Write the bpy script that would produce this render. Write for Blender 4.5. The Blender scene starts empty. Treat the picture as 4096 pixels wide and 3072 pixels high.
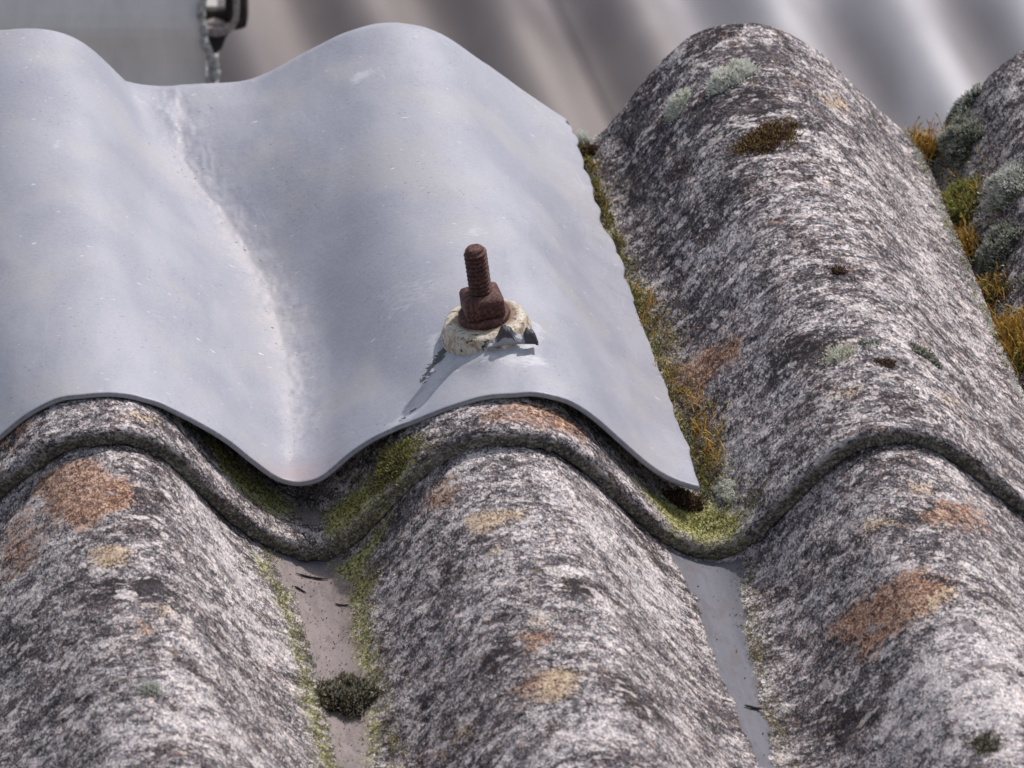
import bpy, math, random
import numpy as np
from mathutils import Vector, Matrix
R = math.radians
random.seed(7)

# ---------------------------------------------------------------- roof frame
# roof-local coordinates in millimetres: x across, v up the slope, n off the roof plane
SLOPE = R(20)
CS, SN = math.cos(SLOPE), math.sin(SLOPE)
def W(x, v, n):
    x, v, n = np.asarray(x, float), np.asarray(v, float), np.asarray(n, float)
    return np.stack(np.broadcast_arrays(x*.001, (v*CS-n*SN)*.001, (v*SN+n*CS)*.001), -1)
PITCH = R(15)
DIST = 2.2
VIEW = np.array([0, math.cos(PITCH), -math.sin(PITCH)])
EYE = W(0, 68, 0) - DIST*VIEW
LENS = 210.0

# ---------------------------------------------------------------- camera, sky, sun, exposure
sc = bpy.context.scene
C = sc.collection
cam = bpy.data.cameras.new('camera'); camo = bpy.data.objects.new('camera', cam); C.objects.link(camo)
camo.location = EYE; camo.rotation_euler = (R(90)-PITCH, 0, 0)
cam.lens = LENS; cam.sensor_width = 36; cam.clip_start = .05; cam.clip_end = 500
cam.dof.use_dof = True; cam.dof.focus_distance = DIST; cam.dof.aperture_fstop = LENS/8.0
sc.camera = camo
SUN = Vector((.36, .23, .90)).normalized()
w = bpy.data.worlds.new('World'); sc.world = w; w.use_nodes = True
nt = w.node_tree; sky = nt.nodes.new('ShaderNodeTexSky'); sky.sky_type = 'NISHITA'; sky.sun_disc = False
sky.sun_elevation = math.asin(SUN.z); sky.sun_rotation = math.atan2(SUN.x, SUN.y)
sky.dust_density = 3.0; sky.air_density = 1.0; sky.ozone_density = 1.0
hs = nt.nodes.new('ShaderNodeHueSaturation'); hs.inputs['Saturation'].default_value = .6   # thin high cloud
nt.links.new(sky.outputs[0], hs.inputs['Color']); nt.links.new(hs.outputs[0], nt.nodes['Background'].inputs[0]); nt.nodes['Background'].inputs[1].default_value = .115
sl = bpy.data.lights.new('sun', 'SUN'); sl.energy = 2.8; sl.angle = R(.8); sl.color = (1, .94, .90)
so = bpy.data.objects.new('sun', sl); C.objects.link(so); so.rotation_euler = SUN.to_track_quat('Z', 'Y').to_euler()
sc.view_settings.view_transform = 'Standard'; sc.view_settings.look = 'None'
sc.view_settings.exposure = 0.2; sc.view_settings.gamma = 1
sc.cycles.max_bounces = 6

# ---------------------------------------------------------------- numeric helpers
#GEOM
def spline(xs, ys, xq):
    xs = np.asarray(xs, float); ys = np.asarray(ys, float); n = len(xs); h = np.diff(xs)
    A = np.eye(n); b = np.zeros((n,)+ys.shape[1:])
    for i in range(1, n-1):
        A[i, i-1], A[i, i], A[i, i+1] = h[i-1], 2*(h[i-1]+h[i]), h[i]
        b[i] = 6*((ys[i+1]-ys[i])/h[i]-(ys[i]-ys[i-1])/h[i-1])
    m = np.linalg.solve(A, b)
    xq = np.asarray(xq, float); k = np.clip(np.searchsorted(xs, xq)-1, 0, n-2)
    t = xq-xs[k]; H = h[k]
    if ys.ndim > 1: t = t[:, None]; H = H[:, None]
    return ys[k]+t*((ys[k+1]-ys[k])/H-H*(2*m[k]+m[k+1])/6)+t*t*m[k]/2+t**3*(m[k+1]-m[k])/(6*H)
def vnoise(a, b, seed=0):
    r = np.random.RandomState(seed).rand(256, 256)
    i = np.floor(a).astype(int); j = np.floor(b).astype(int); f = a-i; g = b-j
    f = f*f*(3-2*f); g = g*g*(3-2*g)
    q = lambda I, J: r[I & 255, J & 255]
    return (q(i, j)*(1-f)+q(i+1, j)*f)*(1-g)+(q(i, j+1)*(1-f)+q(i+1, j+1)*f)*g
def fbm(a, b, seed=0, o=4, g=.55):
    s = 0; amp = 1; tot = 0
    for k in range(o):
        s = s+amp*(vnoise(a*2**k+17*k, b*2**k+5*k, seed+k)-.5); tot += amp; amp *= g
    return s/tot*2
SH = .172                     # the corrugations run up and a little to the left
# cross-section of the sheets' underside at the lap (x, n) in mm
PROF = np.array([(-272.0, 21.3), (-259.1, 16.2), (-246.9, 0.9), (-234.8, -17.7), (-225.3, -27.1), (-215.3, -28.1), (-205.0, -22.9), (-194.5, -13.6), (-184.0, -3.2), (-173.5, 7.0), (-163.2, 15.6), (-153.1, 20.1), (-143.1, 21.3), (-133.2, 19.7), (-125.1, 14.8), (-117.1, 6.0), (-109.1, -3.9), (-101.1, -13.6), (-91.3, -22.3), (-81.4, -27.7), (-71.4, -29.8), (-62.9, -27.7), (-54.5, -20.4), (-46.0, -9.8), (-37.6, 0.5), (-27.5, 10.7), (-17.5, 17.2), (-7.6, 20.1), (4.0, 20.7), (15.5, 17.2), (25.5, 9.1), (35.6, -2.2), (45.7, -13.6), (55.8, -22.9), (66.0, -28.1), (73.5, -29.2), (82.7, -26.0), (90.9, -18.8), (98.9, -8.4), (108.6, 3.9), (118.2, 14.8), (127.9, 20.1), (139.4, 21.7), (151.1, 18.2), (163.1, 9.1), (173.5, -0.8), (184.3, -10.5), (197.9, -21.9), (208.2, -27.1), (219.8, -23.9), (232.2, -9.4), (242.8, 7.0), (253.7, 18.2), (266.7, 21.7), (280.2, 17.2), (290.9, 7.0)])
def profile(step=.8, lo=-235, hi=290):
    x = np.linspace(lo, hi, 6000); n = spline(PROF[:, 0], PROF[:, 1], x)
    s = np.concatenate([[0], np.cumsum(np.hypot(np.diff(x), np.diff(n)))])
    q = np.arange(0, s[-1], step); X = np.interp(q, s, x); N = np.interp(q, s, n)
    tx = np.gradient(X); tn = np.gradient(N); L = np.hypot(tx, tn)
    return X, N, -tn/L, tx/L, q

TH = 6.6                      # sheet thickness
XB, NB, NX, NN, SB = profile()
def crown(p, v):              # the right crest sits a little prouder towards the ridge
    return 4.6*np.exp(-((np.asarray(p, float)-139)/45.)**6)*np.clip((np.asarray(v, float)-120)/150, 0, 1)
def on_top(p):                # point and normal of the upper face at profile coordinate p (x at v = 0)
    b = XB+NX*TH; n = NB+NN*TH
    return np.interp(p, b, n), np.interp(p, b, NX), np.interp(p, b, NN)
def on_under(p):
    return np.interp(p, XB, NB), np.interp(p, XB, NX), np.interp(p, XB, NN)
# the flashing: cross-sections (x, n) at four distances up the slope, from its left edge to its torn right edge
LROWS = {18: [(-226.1, -15.3), (-210.7, -10.2), (-194.9, 3.3), (-184.4, 12.5), (-174.0, 22.1), (-163.7, 28.2), (-150.3, 31.5), (-137.1, 30.5), (-125.6, 26.4), (-112.6, 18.6), (-101.1, 9.2), (-91.4, -0.8), (-84.8, -6.6), (-78.2, -8.7), (-69.7, -6.0), (-61.2, 2.2), (-51.1, 10.5), (-41.0, 16.2), (-29.3, 21.7), (-17.6, 27.2), (-4.3, 30.7), (9.0, 30.9), (20.6, 27.2), (30.6, 19.7), (39.0, 10.5), (49.2, 0.2), (57.6, -5.6), (68.3, -9.7)], 145: [(-247.4, -13.2), (-231.1, -4.7), (-216.4, 6.9), (-203.6, 16.8), (-189.3, 24.7), (-175.2, 27.4), (-159.6, 25.1), (-142.5, 17.0), (-123.7, 4.8), (-106.4, -5.8), (-92.5, -9.4), (-80.1, -4.7), (-67.6, 5.2), (-53.5, 15.7), (-35.9, 23.7), (-18.5, 27.2), (-4.5, 25.7), (7.7, 18.4), (18.2, 7.9), (28.8, -3.7), (39.4, -13.2), (47.9, -19.2)], 210: [(-254.8, -9.5), (-238.2, -3.0), (-221.4, 8.7), (-208.4, 18.3), (-197.4, 24.2), (-185.6, 26.7), (-172.4, 23.6), (-158.5, 14.7), (-142.7, 4.4), (-128.6, -2.6), (-117.9, -3.5), (-105.2, 0.6), (-90.7, 8.1), (-72.6, 17.6), (-54.6, 24.6), (-36.7, 27.1), (-22.5, 25.0), (-10.0, 18.3), (2.5, 8.7), (16.9, -3.0), (31.9, -11.6)], 270: [(-263.0, 3.8), (-246.3, 7.0), (-229.2, 18.8), (-212.4, 25.3), (-201.4, 27.2), (-194.1, 27.4), (-186.9, 26.1), (-178.0, 22.1), (-169.2, 14.6), (-160.3, 7.0), (-151.3, 3.1), (-138.6, 1.2), (-122.0, 2.1), (-105.5, 3.8), (-92.5, 10.2), (-77.7, 19.3), (-64.8, 26.3), (-55.7, 29.5), (-44.8, 30.6), (-35.7, 29.1), (-24.8, 23.6), (-13.9, 14.6), (-1.1, 4.2), (9.9, -4.9), (22.1, -14.0)]}
LKEY = {18: (6, 13, 20), 145: (5, 10, 15), 210: (5, 10, 15), 270: (5, 11, 18)}   # crest, hollow, crest
FOLDS = [([(1.59, 260.6), (1.81, 266.9), (1.93, 254.3), (2.0, 241.7)], .6, 3.6), ([(3.51, 277.0), (3.66, 266.9), (3.79, 260.6), (3.91, 251.6)], .6, 3.8), ([(2.05, 262.4), (2.0, 239.9), (1.95, 219.2), (1.94, 202.1), (1.99, 188.6), (2.02, 170.6), (2.0, 151.7), (2.0, 132.8), (1.99, 104.0), (1.98, 67.1), (1.98, 31.1)], -.5, 1.9)]
def fold_dist(T, V, line):
    d = np.full(T.shape, 1e9)
    for (a, b), (c, e) in zip(line[:-1], line[1:]):
        ux, uy = (c-a)*38, e-b; t = np.clip(((T-a)*38*ux+(V-b)*uy)/(ux*ux+uy*uy), 0, 1)
        d = np.minimum(d, np.hypot((T-a)*38-t*ux, V-b-t*uy))
    return d
def lead_grid(nc=560, vstep=.9):
    T = np.linspace(0, 4, nc); rows = []; vs = sorted(LROWS)
    for v in vs:
        P = np.array(LROWS[v]); k = LKEY[v]; d = np.concatenate([[0], np.cumsum(np.hypot(*np.diff(P, axis=0).T))])
        q = np.interp(T, [0, 1, 2, 3, 4], [0, d[k[0]], d[k[1]], d[k[2]], d[-1]])
        # ease the joints so neighbouring cells keep their length
        rows.append(spline(d, P, q))
    rows = np.array(rows)
    V = np.arange(18.5, 270.01, vstep)
    out = spline(np.array(vs, float), rows.reshape(len(vs), -1), V).reshape(len(V), nc, 2)
    X, N = out[..., 0].copy(), out[..., 1].copy()
    V2 = np.repeat(V[:, None], nc, 1)
    # rows that fold over the ridge
    ext = np.array([[3, -.8], [7, -3], [12, -8], [20, -18], [34, -38]])
    for dv, dn in ext:
        X = np.vstack([X, X[-1:] if dv else X[-1:]]); N = np.vstack([N, (rows[-1][:, 1]+dn)[None]]); V2 = np.vstack([V2, np.full((1, nc), 270+dv)])
    TT = np.repeat(T[None], len(X), 0)
    # wavy cut edges
    e = np.clip((TT-3.55)/.45, 0, 1)**2
    X += e*(1.6*fbm(V2/16., V2*0+3.3, 11, 4)+1.3*np.abs(np.sin(V2/5.2+2*fbm(V2/30, V2*0, 5)))*(V2 > 150)-.6)
    N += e*(1.0*np.sin(V2/6.5+2.5*fbm(V2/25, V2*0, 9))*np.clip((V2-120)/60, 0, 1)+.5*fbm(V2/9., V2*0+1, 12, 3))
    f = np.exp(-(V2-18)/5)*np.clip((V2-17)/.1, 0, 1)
    V2 += f*(1.3*fbm(X/22., X*0+9, 21, 3))
    # slack of the sheet: soft dents and creases
    N += 1.1*fbm(X/38., V2/60., 31, 3)+.25*fbm(X/9., V2/22., 33, 3)
    tr = np.exp(-((TT-2.03)/.10)**2)*np.clip((V2-25)/30, 0, 1)
    N += tr*.55*fbm(X/3.5, V2/6., 41, 3)
    for line, hgt, wid in FOLDS:
        N += hgt*np.exp(-fold_dist(TT+.03*fbm(V2/14, V2*0+2, 55, 3), V2, line)/wid)
    # tented where the fixing pulls it up
    d2 = (X-BOLT[0])**2+(V2-BOLT[1])**2
    N += 4.4*np.exp(-(d2/(21.**2))**2)
    N += 1.2*np.exp(-((X-BOLT[0]+3+.17*(V2-BOLT[1]))/7.)**2)*np.clip((BOLT[1]-V2)/12, 0, 1)*np.clip((V2-22)/15, 0, 1)
    # never inside the sheet below
    b = on_top(X+SH*V2)[0]+1.6
    k = np.where(V2 < 271, b-N, -9); N += np.log1p(np.exp(np.clip(k/.8, -30, 30)))*.8
    return X, V2, N, TT
BOLT = (-9.4, 57.0)
#ENDGEOM

# soft-edged stains and growths, outlined in sheet coordinates (surface, kind, strength, outline)
PATCHES = [
    ('A', 'rust', 1, [(-168.4, -3.6), (-158.8, -4.4), (-150.8, -6.0), (-148.4, -12.4), (-141.2, -19.6), (-138.0, -27.6), (-142.8, -38.8), (-152.4, -43.6), (-158.0, -46.0), (-166.0, -39.6), (-170.8, -26.0), (-173.2, -9.2)]),
    ('A', 'rust', 0.6, [(-184.4, -7.6), (-174.8, -10.0), (-168.4, -34.0), (-173.2, -45.2), (-178.8, -50.8), (-189.2, -46.0)]),
    ('A', 'tan', 1, [(-158.0, -59.6), (-150.0, -58.0), (-142.8, -62.0), (-146.0, -69.2), (-154.8, -70.8), (-158.0, -66.8)]),
    ('A', 'rust', 0.9, [(-147.6, -104.4), (-142.8, -102.0), (-140.4, -106.0), (-145.2, -112.4), (-148.4, -110.0)]),
    ('A', 'tan', 0.7, [(-138.0, -94.8), (-131.6, -92.4), (-132.4, -99.6), (-138.0, -102.0)]),
    ('A', 'rust', 0.8, [(-28.4, -6.8), (-22.0, -9.2), (-20.4, -18.0), (-25.2, -24.4), (-31.6, -22.8), (-34.0, -13.2)]),
    ('A', 'tan', 0.9, [(-22.0, -34.8), (-10.8, -36.4), (-2.8, -37.2), (-2.8, -42.8), (-12.4, -46.0), (-20.4, -46.8), (-24.4, -40.4)]),
    ('A', 'rust', 0.6, [(-17.2, -37.2), (-9.2, -38.8), (-11.6, -43.6), (-17.2, -42.0)]),
    ('A', 'tan', 0.6, [(-18.8, -54.8), (-12.4, -56.4), (-14.0, -61.2), (-19.6, -59.6)]),
    ('A', 'rust', 0.8, [(-14.8, -106.0), (-9.2, -104.4), (-4.4, -110.0), (-6.8, -116.4), (-13.2, -118.8), (-16.4, -113.2)]),
    ('A', 'tan', 0.6, [(-11.6, -98.0), (-3.6, -98.8), (-5.2, -105.2), (-12.4, -103.6)]),
    ('A', 'rust', 0.8, [(-22.0, -132.4), (-15.6, -129.2), (-7.6, -128.4), (-4.4, -134.0), (-10.0, -142.8), (-20.4, -142.8), (-24.4, -135.6)]),
    ('A', 'tan', 0.9, [(-10.8, -130.0), (-2.8, -129.2), (1.2, -134.0), (-2.0, -142.0), (-10.8, -146.0), (-18.0, -145.2)]),
    ('A', 'tan', 0.7, [(-41.2, -129.2), (-36.4, -133.2), (-38.0, -139.6), (-44.4, -135.6)]),
    ('A', 'rust', 0.45, [(-65.2, -122.0), (-54.0, -122.8), (-42.0, -137.2), (-47.6, -142.8)]),
    ('A', 'rust', 1, [(96.4, -66.8), (102.8, -66.0), (110.0, -70.0), (118.8, -71.6), (127.6, -72.4), (134.0, -80.4), (136.4, -86.8), (133.2, -93.2), (126.0, -95.6), (114.8, -96.4), (107.6, -94.8), (104.4, -98.8), (103.6, -86.0), (98.0, -74.8)]),
    ('A', 'tan', 0.8, [(128.4, -85.2), (138.0, -84.4), (138.0, -90.0), (128.4, -97.2), (122.8, -95.6)]),
    ('A', 'rust', 0.85, [(133.2, -45.2), (146.8, -32.4), (162.0, -18.0), (164.4, -23.6), (158.0, -42.0), (146.0, -49.2), (134.8, -50.0)]),
    ('A', 'tan', 0.8, [(135.6, -24.4), (144.4, -20.4), (144.4, -27.6), (135.6, -30.0)]),
    ('A', 'tan', 0.6, [(115.6, -36.4), (127.6, -38.8), (129.2, -46.0), (116.4, -46.0), (113.2, -41.2)]),
    ('A', 'dark', 0.9, [(-162.0, -79.6), (-151.6, -74.8), (-138.0, -79.6), (-130.8, -86.8), (-144.4, -93.2), (-160.4, -89.2)]),
    ('A', 'dark', 0.6, [(-143.6, -19.6), (-135.6, -30.8), (-132.4, -36.4), (-141.2, -42.0), (-146.0, -34.8)]),
    ('A', 'dark', 0.5, [(-190.8, -65.2), (-178.8, -75.6), (-162.8, -112.4), (-170.8, -111.6), (-192.4, -82.0)]),
    ('A', 'dark', 0.8, [(-38.0, -111.6), (-27.6, -107.6), (-18.8, -105.2), (-15.6, -110.8), (-18.0, -116.4), (-27.6, -118.0), (-35.6, -116.4)]),
    ('A', 'dark', 0.8, [(-2.0, -82.0), (11.6, -76.4), (21.2, -78.0), (25.2, -82.8), (14.0, -88.4), (0.4, -86.8)]),
    ('A', 'dark', 0.7, [(13.2, -128.4), (24.4, -127.6), (28.4, -140.4), (17.2, -148.4), (9.2, -140.4)]),
    ('A', 'dark', 0.8, [(126.8, -41.2), (138.8, -38.8), (146.8, -32.4), (135.6, -46.8), (126.8, -47.6)]),
    ('A', 'dark', 0.7, [(129.2, -74.8), (135.6, -80.4), (138.0, -83.6), (133.2, -84.4), (129.2, -80.4)]),
    ('A', 'dark', 0.6, [(82.0, -99.6), (100.4, -109.2), (104.4, -126.0), (89.2, -122.0)]),
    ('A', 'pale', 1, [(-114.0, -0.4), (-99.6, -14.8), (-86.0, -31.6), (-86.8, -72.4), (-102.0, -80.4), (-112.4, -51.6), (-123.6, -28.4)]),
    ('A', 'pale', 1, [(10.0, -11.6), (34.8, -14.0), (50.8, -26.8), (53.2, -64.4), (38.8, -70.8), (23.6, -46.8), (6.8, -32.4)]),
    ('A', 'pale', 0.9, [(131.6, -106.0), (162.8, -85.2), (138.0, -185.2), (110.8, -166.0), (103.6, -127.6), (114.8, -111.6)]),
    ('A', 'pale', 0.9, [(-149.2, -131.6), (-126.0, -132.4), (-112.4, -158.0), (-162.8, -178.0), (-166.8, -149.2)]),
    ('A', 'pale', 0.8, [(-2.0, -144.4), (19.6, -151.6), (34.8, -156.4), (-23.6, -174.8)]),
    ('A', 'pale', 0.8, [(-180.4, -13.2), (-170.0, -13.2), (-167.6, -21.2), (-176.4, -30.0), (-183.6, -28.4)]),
    ('A', 'algae', 0.9, [(-97.2, -7.6), (-88.4, -9.2), (-83.6, -26.8), (-83.6, -56.4), (-81.2, -82.0), (-80.4, -122.8), (-88.4, -127.6), (-89.2, -97.2), (-88.4, -60.4), (-90.0, -28.4)]),
    ('A', 'algae', 1, [(-66.0, -2.8), (-56.4, -2.0), (-46.0, -0.4), (-43.6, -3.6), (-51.6, -14.8), (-56.4, -32.4), (-58.8, -59.6), (-60.4, -84.4), (-67.6, -121.2), (-70.0, -120.4), (-66.8, -85.2), (-65.2, -54.0), (-63.6, -25.2)]),
    ('A', 'algae', 0.6, [(79.6, -5.2), (88.4, -6.0), (84.4, -32.4), (79.6, -68.4), (77.2, -97.2), (76.4, -122.0), (70.0, -121.2), (71.6, -85.2), (74.0, -54.0), (78.0, -24.4)]),
    ('A', 'algae', 0.45, [(53.2, -4.4), (61.2, -5.2), (60.4, -28.4), (62.8, -66.8), (57.2, -68.4), (55.6, -34.8)]),
    ('A', 'algae', 0.5, [(-54.8, -1.2), (-34.8, -5.2), (-28.4, -4.4), (-30.0, -6.0), (-45.2, -6.8), (-54.8, -12.4)]),
    ('A', 'wash', 1, [(-90.0, -0.4), (-61.2, -0.4), (-62.0, -12.4), (-62.8, -36.4), (-64.4, -75.6), (-69.2, -120.4), (-80.4, -122.8), (-80.4, -97.2), (-80.4, -76.4), (-81.2, -52.4), (-82.0, -26.0)]),
    ('A', 'wash', 1, [(55.6, -1.2), (82.8, -1.2), (78.8, -22.0), (74.8, -53.2), (72.4, -85.2), (69.2, -122.0), (63.6, -123.6), (62.8, -98.8), (59.6, -64.4), (60.4, -28.4)]),
    ('A', 'pink', 1, [(-99.6, -0.4), (-36.4, -12.4), (-61.2, -130.0), (-87.6, -132.4)]),
    ('B', 'rust', 0.9, [(-9.2, 11.2), (3.6, 17.6), (15.6, 18.4), (26.0, 20.8), (21.2, 7.2), (7.6, 3.2), (-6.8, 4.8)]),
    ('B', 'rust', 1, [(78.0, 107.2), (82.8, 111.2), (93.2, 106.4), (108.4, 92.8), (103.6, 82.4), (94.8, 87.2), (87.6, 83.2), (79.6, 87.2)]),
    ('B', 'rust', 0.3, [(82.0, 134.4), (90.0, 124.0), (110.8, 107.2), (102.0, 100.8), (87.6, 112.8)]),
    ('B', 'tan', 1, [(155.6, 228.0), (165.2, 241.6), (166.0, 234.4), (157.2, 222.4)]),
    ('B', 'tan', 0.7, [(-138.0, 12.0), (-128.4, 13.6), (-130.0, 6.4), (-138.8, 6.4)]),
    ('B', 'rust', 0.7, [(-181.2, 24.8), (-170.8, 23.2), (-161.2, 19.2), (-169.2, 13.6), (-178.8, 12.8)]),
    ('B', 'tan', 0.7, [(124.4, 28.8), (132.4, 27.2), (130.0, 21.6), (123.6, 23.2)]),
    ('B', 'tan', 0.7, [(155.6, 33.6), (166.0, 43.2), (162.0, 32.0), (154.0, 24.8)]),
    ('B', 'rust', 0.5, [(123.6, 140.0), (127.6, 140.0), (126.0, 132.8), (122.8, 133.6)]),
    ('B', 'tan', 0.5, [(176.4, 269.6), (180.4, 269.6), (179.6, 269.6)]),
    ('B', 'tan', 0.5, [(126.8, 56.0), (134.8, 56.8), (130.8, 43.2), (122.8, 46.4)]),
    ('B', 'algae', 1, [(-114.0, 29.6), (-106.0, 36.0), (-93.2, 35.2), (-78.8, 28.0), (-74.0, 18.4), (-81.2, 11.2), (-95.6, 13.6), (-108.4, 14.4)]),
    ('B', 'algae', 1, [(-66.8, 6.4), (-62.0, 19.2), (-50.0, 18.4), (-40.4, 13.6), (-31.6, 16.0), (-28.4, 6.4), (-34.0, 0.0), (-41.2, 0.0), (-51.6, 0.0), (-58.0, 0.0), (-63.6, 0.0)]),
    ('B', 'algae', 1.1, [(40.4, 17.6), (52.4, 19.2), (72.4, 32.0), (81.2, 28.8), (90.8, 7.2), (87.6, 0.0), (78.8, 0.0), (66.0, 0.0), (54.0, 0.0)]),
    ('B', 'algae', 0.9, [(74.0, 260.0), (78.8, 253.6), (78.0, 217.6), (78.8, 181.6), (80.4, 136.0), (80.4, 89.6), (85.2, 45.6), (83.6, 21.6), (74.8, 35.2), (73.2, 72.8), (73.2, 127.2), (71.6, 174.4), (70.8, 220.0)]),
    ('B', 'algae', 0.35, [(82.8, 252.8), (97.2, 224.8), (95.6, 198.4), (80.4, 219.2)]),
    ('B', 'wash', 0.6, [(-81.2, 24.8), (-61.2, 21.6), (-62.0, 13.6), (-67.6, 11.2), (-76.4, 12.0)]),
    ('B', 'pink', 1, [(-89.2, 40.0), (-42.8, 12.0), (-56.4, 0.0), (-85.2, 0.0)]),
    ('B', 'algae', 0.5, [(-90.8, 4.0), (-49.2, 0.0), (-58.8, 0.0), (-87.6, 0.0)]),
    ('B', 'dark', 0.6, [(111.6, 72.0), (122.8, 70.4), (135.6, 60.0), (122.0, 44.0), (110.0, 54.4)]),
    ('B', 'dark', 0.5, [(127.6, 20.8), (151.6, 17.6), (167.6, 27.2), (141.2, 8.0)]),
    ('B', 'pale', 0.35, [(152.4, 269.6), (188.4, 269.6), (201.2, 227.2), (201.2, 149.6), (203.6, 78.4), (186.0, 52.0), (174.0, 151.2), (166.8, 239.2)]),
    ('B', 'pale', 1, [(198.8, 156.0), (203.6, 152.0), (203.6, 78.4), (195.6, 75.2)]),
    ('B', 'dark', 0.35, [(102.8, 269.6), (128.4, 267.2), (149.2, 244.0), (123.6, 156.0), (94.0, 144.0), (79.6, 180.8), (85.2, 248.8)]),
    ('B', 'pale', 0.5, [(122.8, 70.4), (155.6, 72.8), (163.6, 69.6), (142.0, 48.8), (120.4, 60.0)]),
    ('L', 'dust', 1, [(2.03, 259.7), (2.06, 257.9), (2.02, 239.9), (1.99, 220.1), (1.99, 202.1), (2.03, 184.1), (2.05, 162.5), (2.05, 139.1), (2.03, 103.1), (2.0, 35.6), (1.97, 35.6), (1.95, 72.5), (1.94, 108.5), (1.93, 139.1), (1.93, 165.2), (1.92, 187.7), (1.9, 207.5), (1.93, 230.9)]),
    ('L', 'dust', 0.45, [(1.94, 262.4), (2.11, 290.0), (2.03, 207.5), (2.09, 176.9), (2.14, 146.3), (2.23, 126.5), (2.14, 115.7), (2.04, 36.5), (1.92, 33.8), (1.87, 98.6), (1.85, 146.3), (1.83, 187.7), (1.85, 226.4)]),
    ('L', 'dust', 0.4, [(2.34, 241.7), (2.52, 231.8), (2.49, 212.0), (2.29, 187.7), (2.22, 193.1), (2.35, 212.0)]),
    ('L', 'smear', 0.5, [(1.71, 266.9), (1.95, 258.8), (2.02, 248.0), (1.99, 237.2), (1.9, 252.5), (1.73, 260.6)]),
    ('L', 'smear', 0.4, [(3.56, 277.0), (3.8, 277.0), (4.0, 273.0), (3.91, 250.7), (3.74, 261.5), (3.61, 269.6)]),
    ('L', 'smear', 0.35, [(1.96, 145.4), (2.25, 136.4), (2.35, 110.3), (2.18, 106.7), (2.06, 120.2)]),
    ('L', 'smear', 0.3, [(2.48, 238.1), (2.55, 226.4), (2.43, 206.6), (2.18, 194.9), (2.35, 214.7)]),
    ('L', 'smear', 1, [(2.75, 238.1), (2.81, 242.6), (2.87, 241.7), (2.86, 239.0), (2.78, 235.4)]),
    ('L', 'smear', 0.7, [(3.01, 234.5), (3.06, 233.6), (3.07, 230.9), (3.02, 231.8)]),
    ('L', 'smear', 0.6, [(2.96, 127.4), (3.07, 132.8), (3.08, 127.4), (3.04, 120.2), (2.96, 122.9)]),
    ('L', 'smear', 0.8, [(1.07, 187.7), (1.12, 188.6), (1.12, 183.2), (1.07, 182.3)]),
    ('L', 'smear', 0.5, [(1.99, 254.3), (2.08, 263.3), (2.06, 251.6), (1.97, 231.8), (1.9, 230.9)]),
    ('L', 'smear', 0.4, [(1.29, 84.2), (1.38, 91.4), (1.45, 79.7), (1.35, 68.9), (1.27, 73.4)]),
    ('L', 'smear', 0.8, [(2.42, 18.9), (2.53, 24.1), (2.63, 32.9), (2.7, 42.8), (2.77, 49.1), (2.86, 46.4), (2.75, 31.1), (2.67, 22.1), (2.55, 19.0)]),
    ('L', 'smear', 0.7, [(2.82, 50.0), (3.01, 40.1), (3.21, 42.8), (3.26, 37.4), (3.05, 33.8), (2.83, 41.9)]),
    ('L', 'smear', 0.5, [(2.45, 104.0), (2.63, 99.5), (2.83, 95.9), (2.73, 83.3), (2.5, 83.3)]),
    ('L', 'pinkstain', 1, [(1.9, 23.2), (2.0, 32.9), (2.13, 21.8), (2.1, 17.8), (2.0, 18.6), (1.93, 18.9)]),
    ('L', 'torn', 1, [(2.64, 37.4), (2.68, 43.7), (2.73, 49.1), (2.78, 53.6), (2.81, 50.0), (2.77, 45.5), (2.7, 41.9), (2.67, 36.5)]),
    ('L', 'torn', 0.8, [(2.58, 24.9), (2.63, 27.5), (2.65, 24.8), (2.6, 23.1)]),
    ('L', 'torn', 0.8, [(2.54, 22.3), (2.58, 24.0), (2.59, 21.4), (2.55, 19.8)]),
]

def paint(surf, P, V, kinds, seed, warp=3.0, soft=3.2):
    """mask of each kind at grid positions P, V (profile coordinate or flashing parameter, distance up slope)"""
    sx = 1.0 if surf != 'L' else 1/38.
    wx = P+sx*(warp*fbm(P/sx/9., V/9., seed, 4)); wv = V+warp*fbm(P/sx/9.+50, V/9., seed+3, 4)
    out = {k: np.zeros(P.shape) for k in kinds}
    for (s, k, st, poly) in PATCHES:
        if s != surf or k not in kinds: continue
        q = np.array(poly, float); m = np.zeros(P.shape, bool)
        dmin = np.full(P.shape, 1e9)
        lo, hi = q.min(0)-np.array([9*sx, 9]), q.max(0)+np.array([9*sx, 9])
        sel = (wx > lo[0]) & (wx < hi[0]) & (wv > lo[1]) & (wv < hi[1])
        if not sel.any(): continue
        a = wx[sel]; b = wv[sel]; ins = np.zeros(a.shape, bool); dm = np.full(a.shape, 1e9)
        for i in range(len(q)):
            x1, y1 = q[i]; x2, y2 = q[(i+1) % len(q)]
            if y1 != y2: ins ^= ((y1 > b) != (y2 > b)) & (a < (x2-x1)*(b-y1)/(y2-y1)+x1)
            dx, dy = (x2-x1)/sx, y2-y1; L = dx*dx+dy*dy+1e-9
            t = np.clip((((a-x1)/sx)*dx+(b-y1)*dy)/L, 0, 1)
            dm = np.minimum(dm, np.hypot((a-x1)/sx-t*dx, b-y1-t*dy))
        sd = np.where(ins, dm, -dm); sf = soft if surf == 'L' else {'algae': 6.0, 'rust': 3.8, 'tan': 3.2, 'wash': 2.2}.get(k, soft); kk = np.clip(.5+sd/(2*sf), 0, 1)*st
        o = out[k]; o[sel] = np.maximum(o[sel], kk)
    return out

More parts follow.
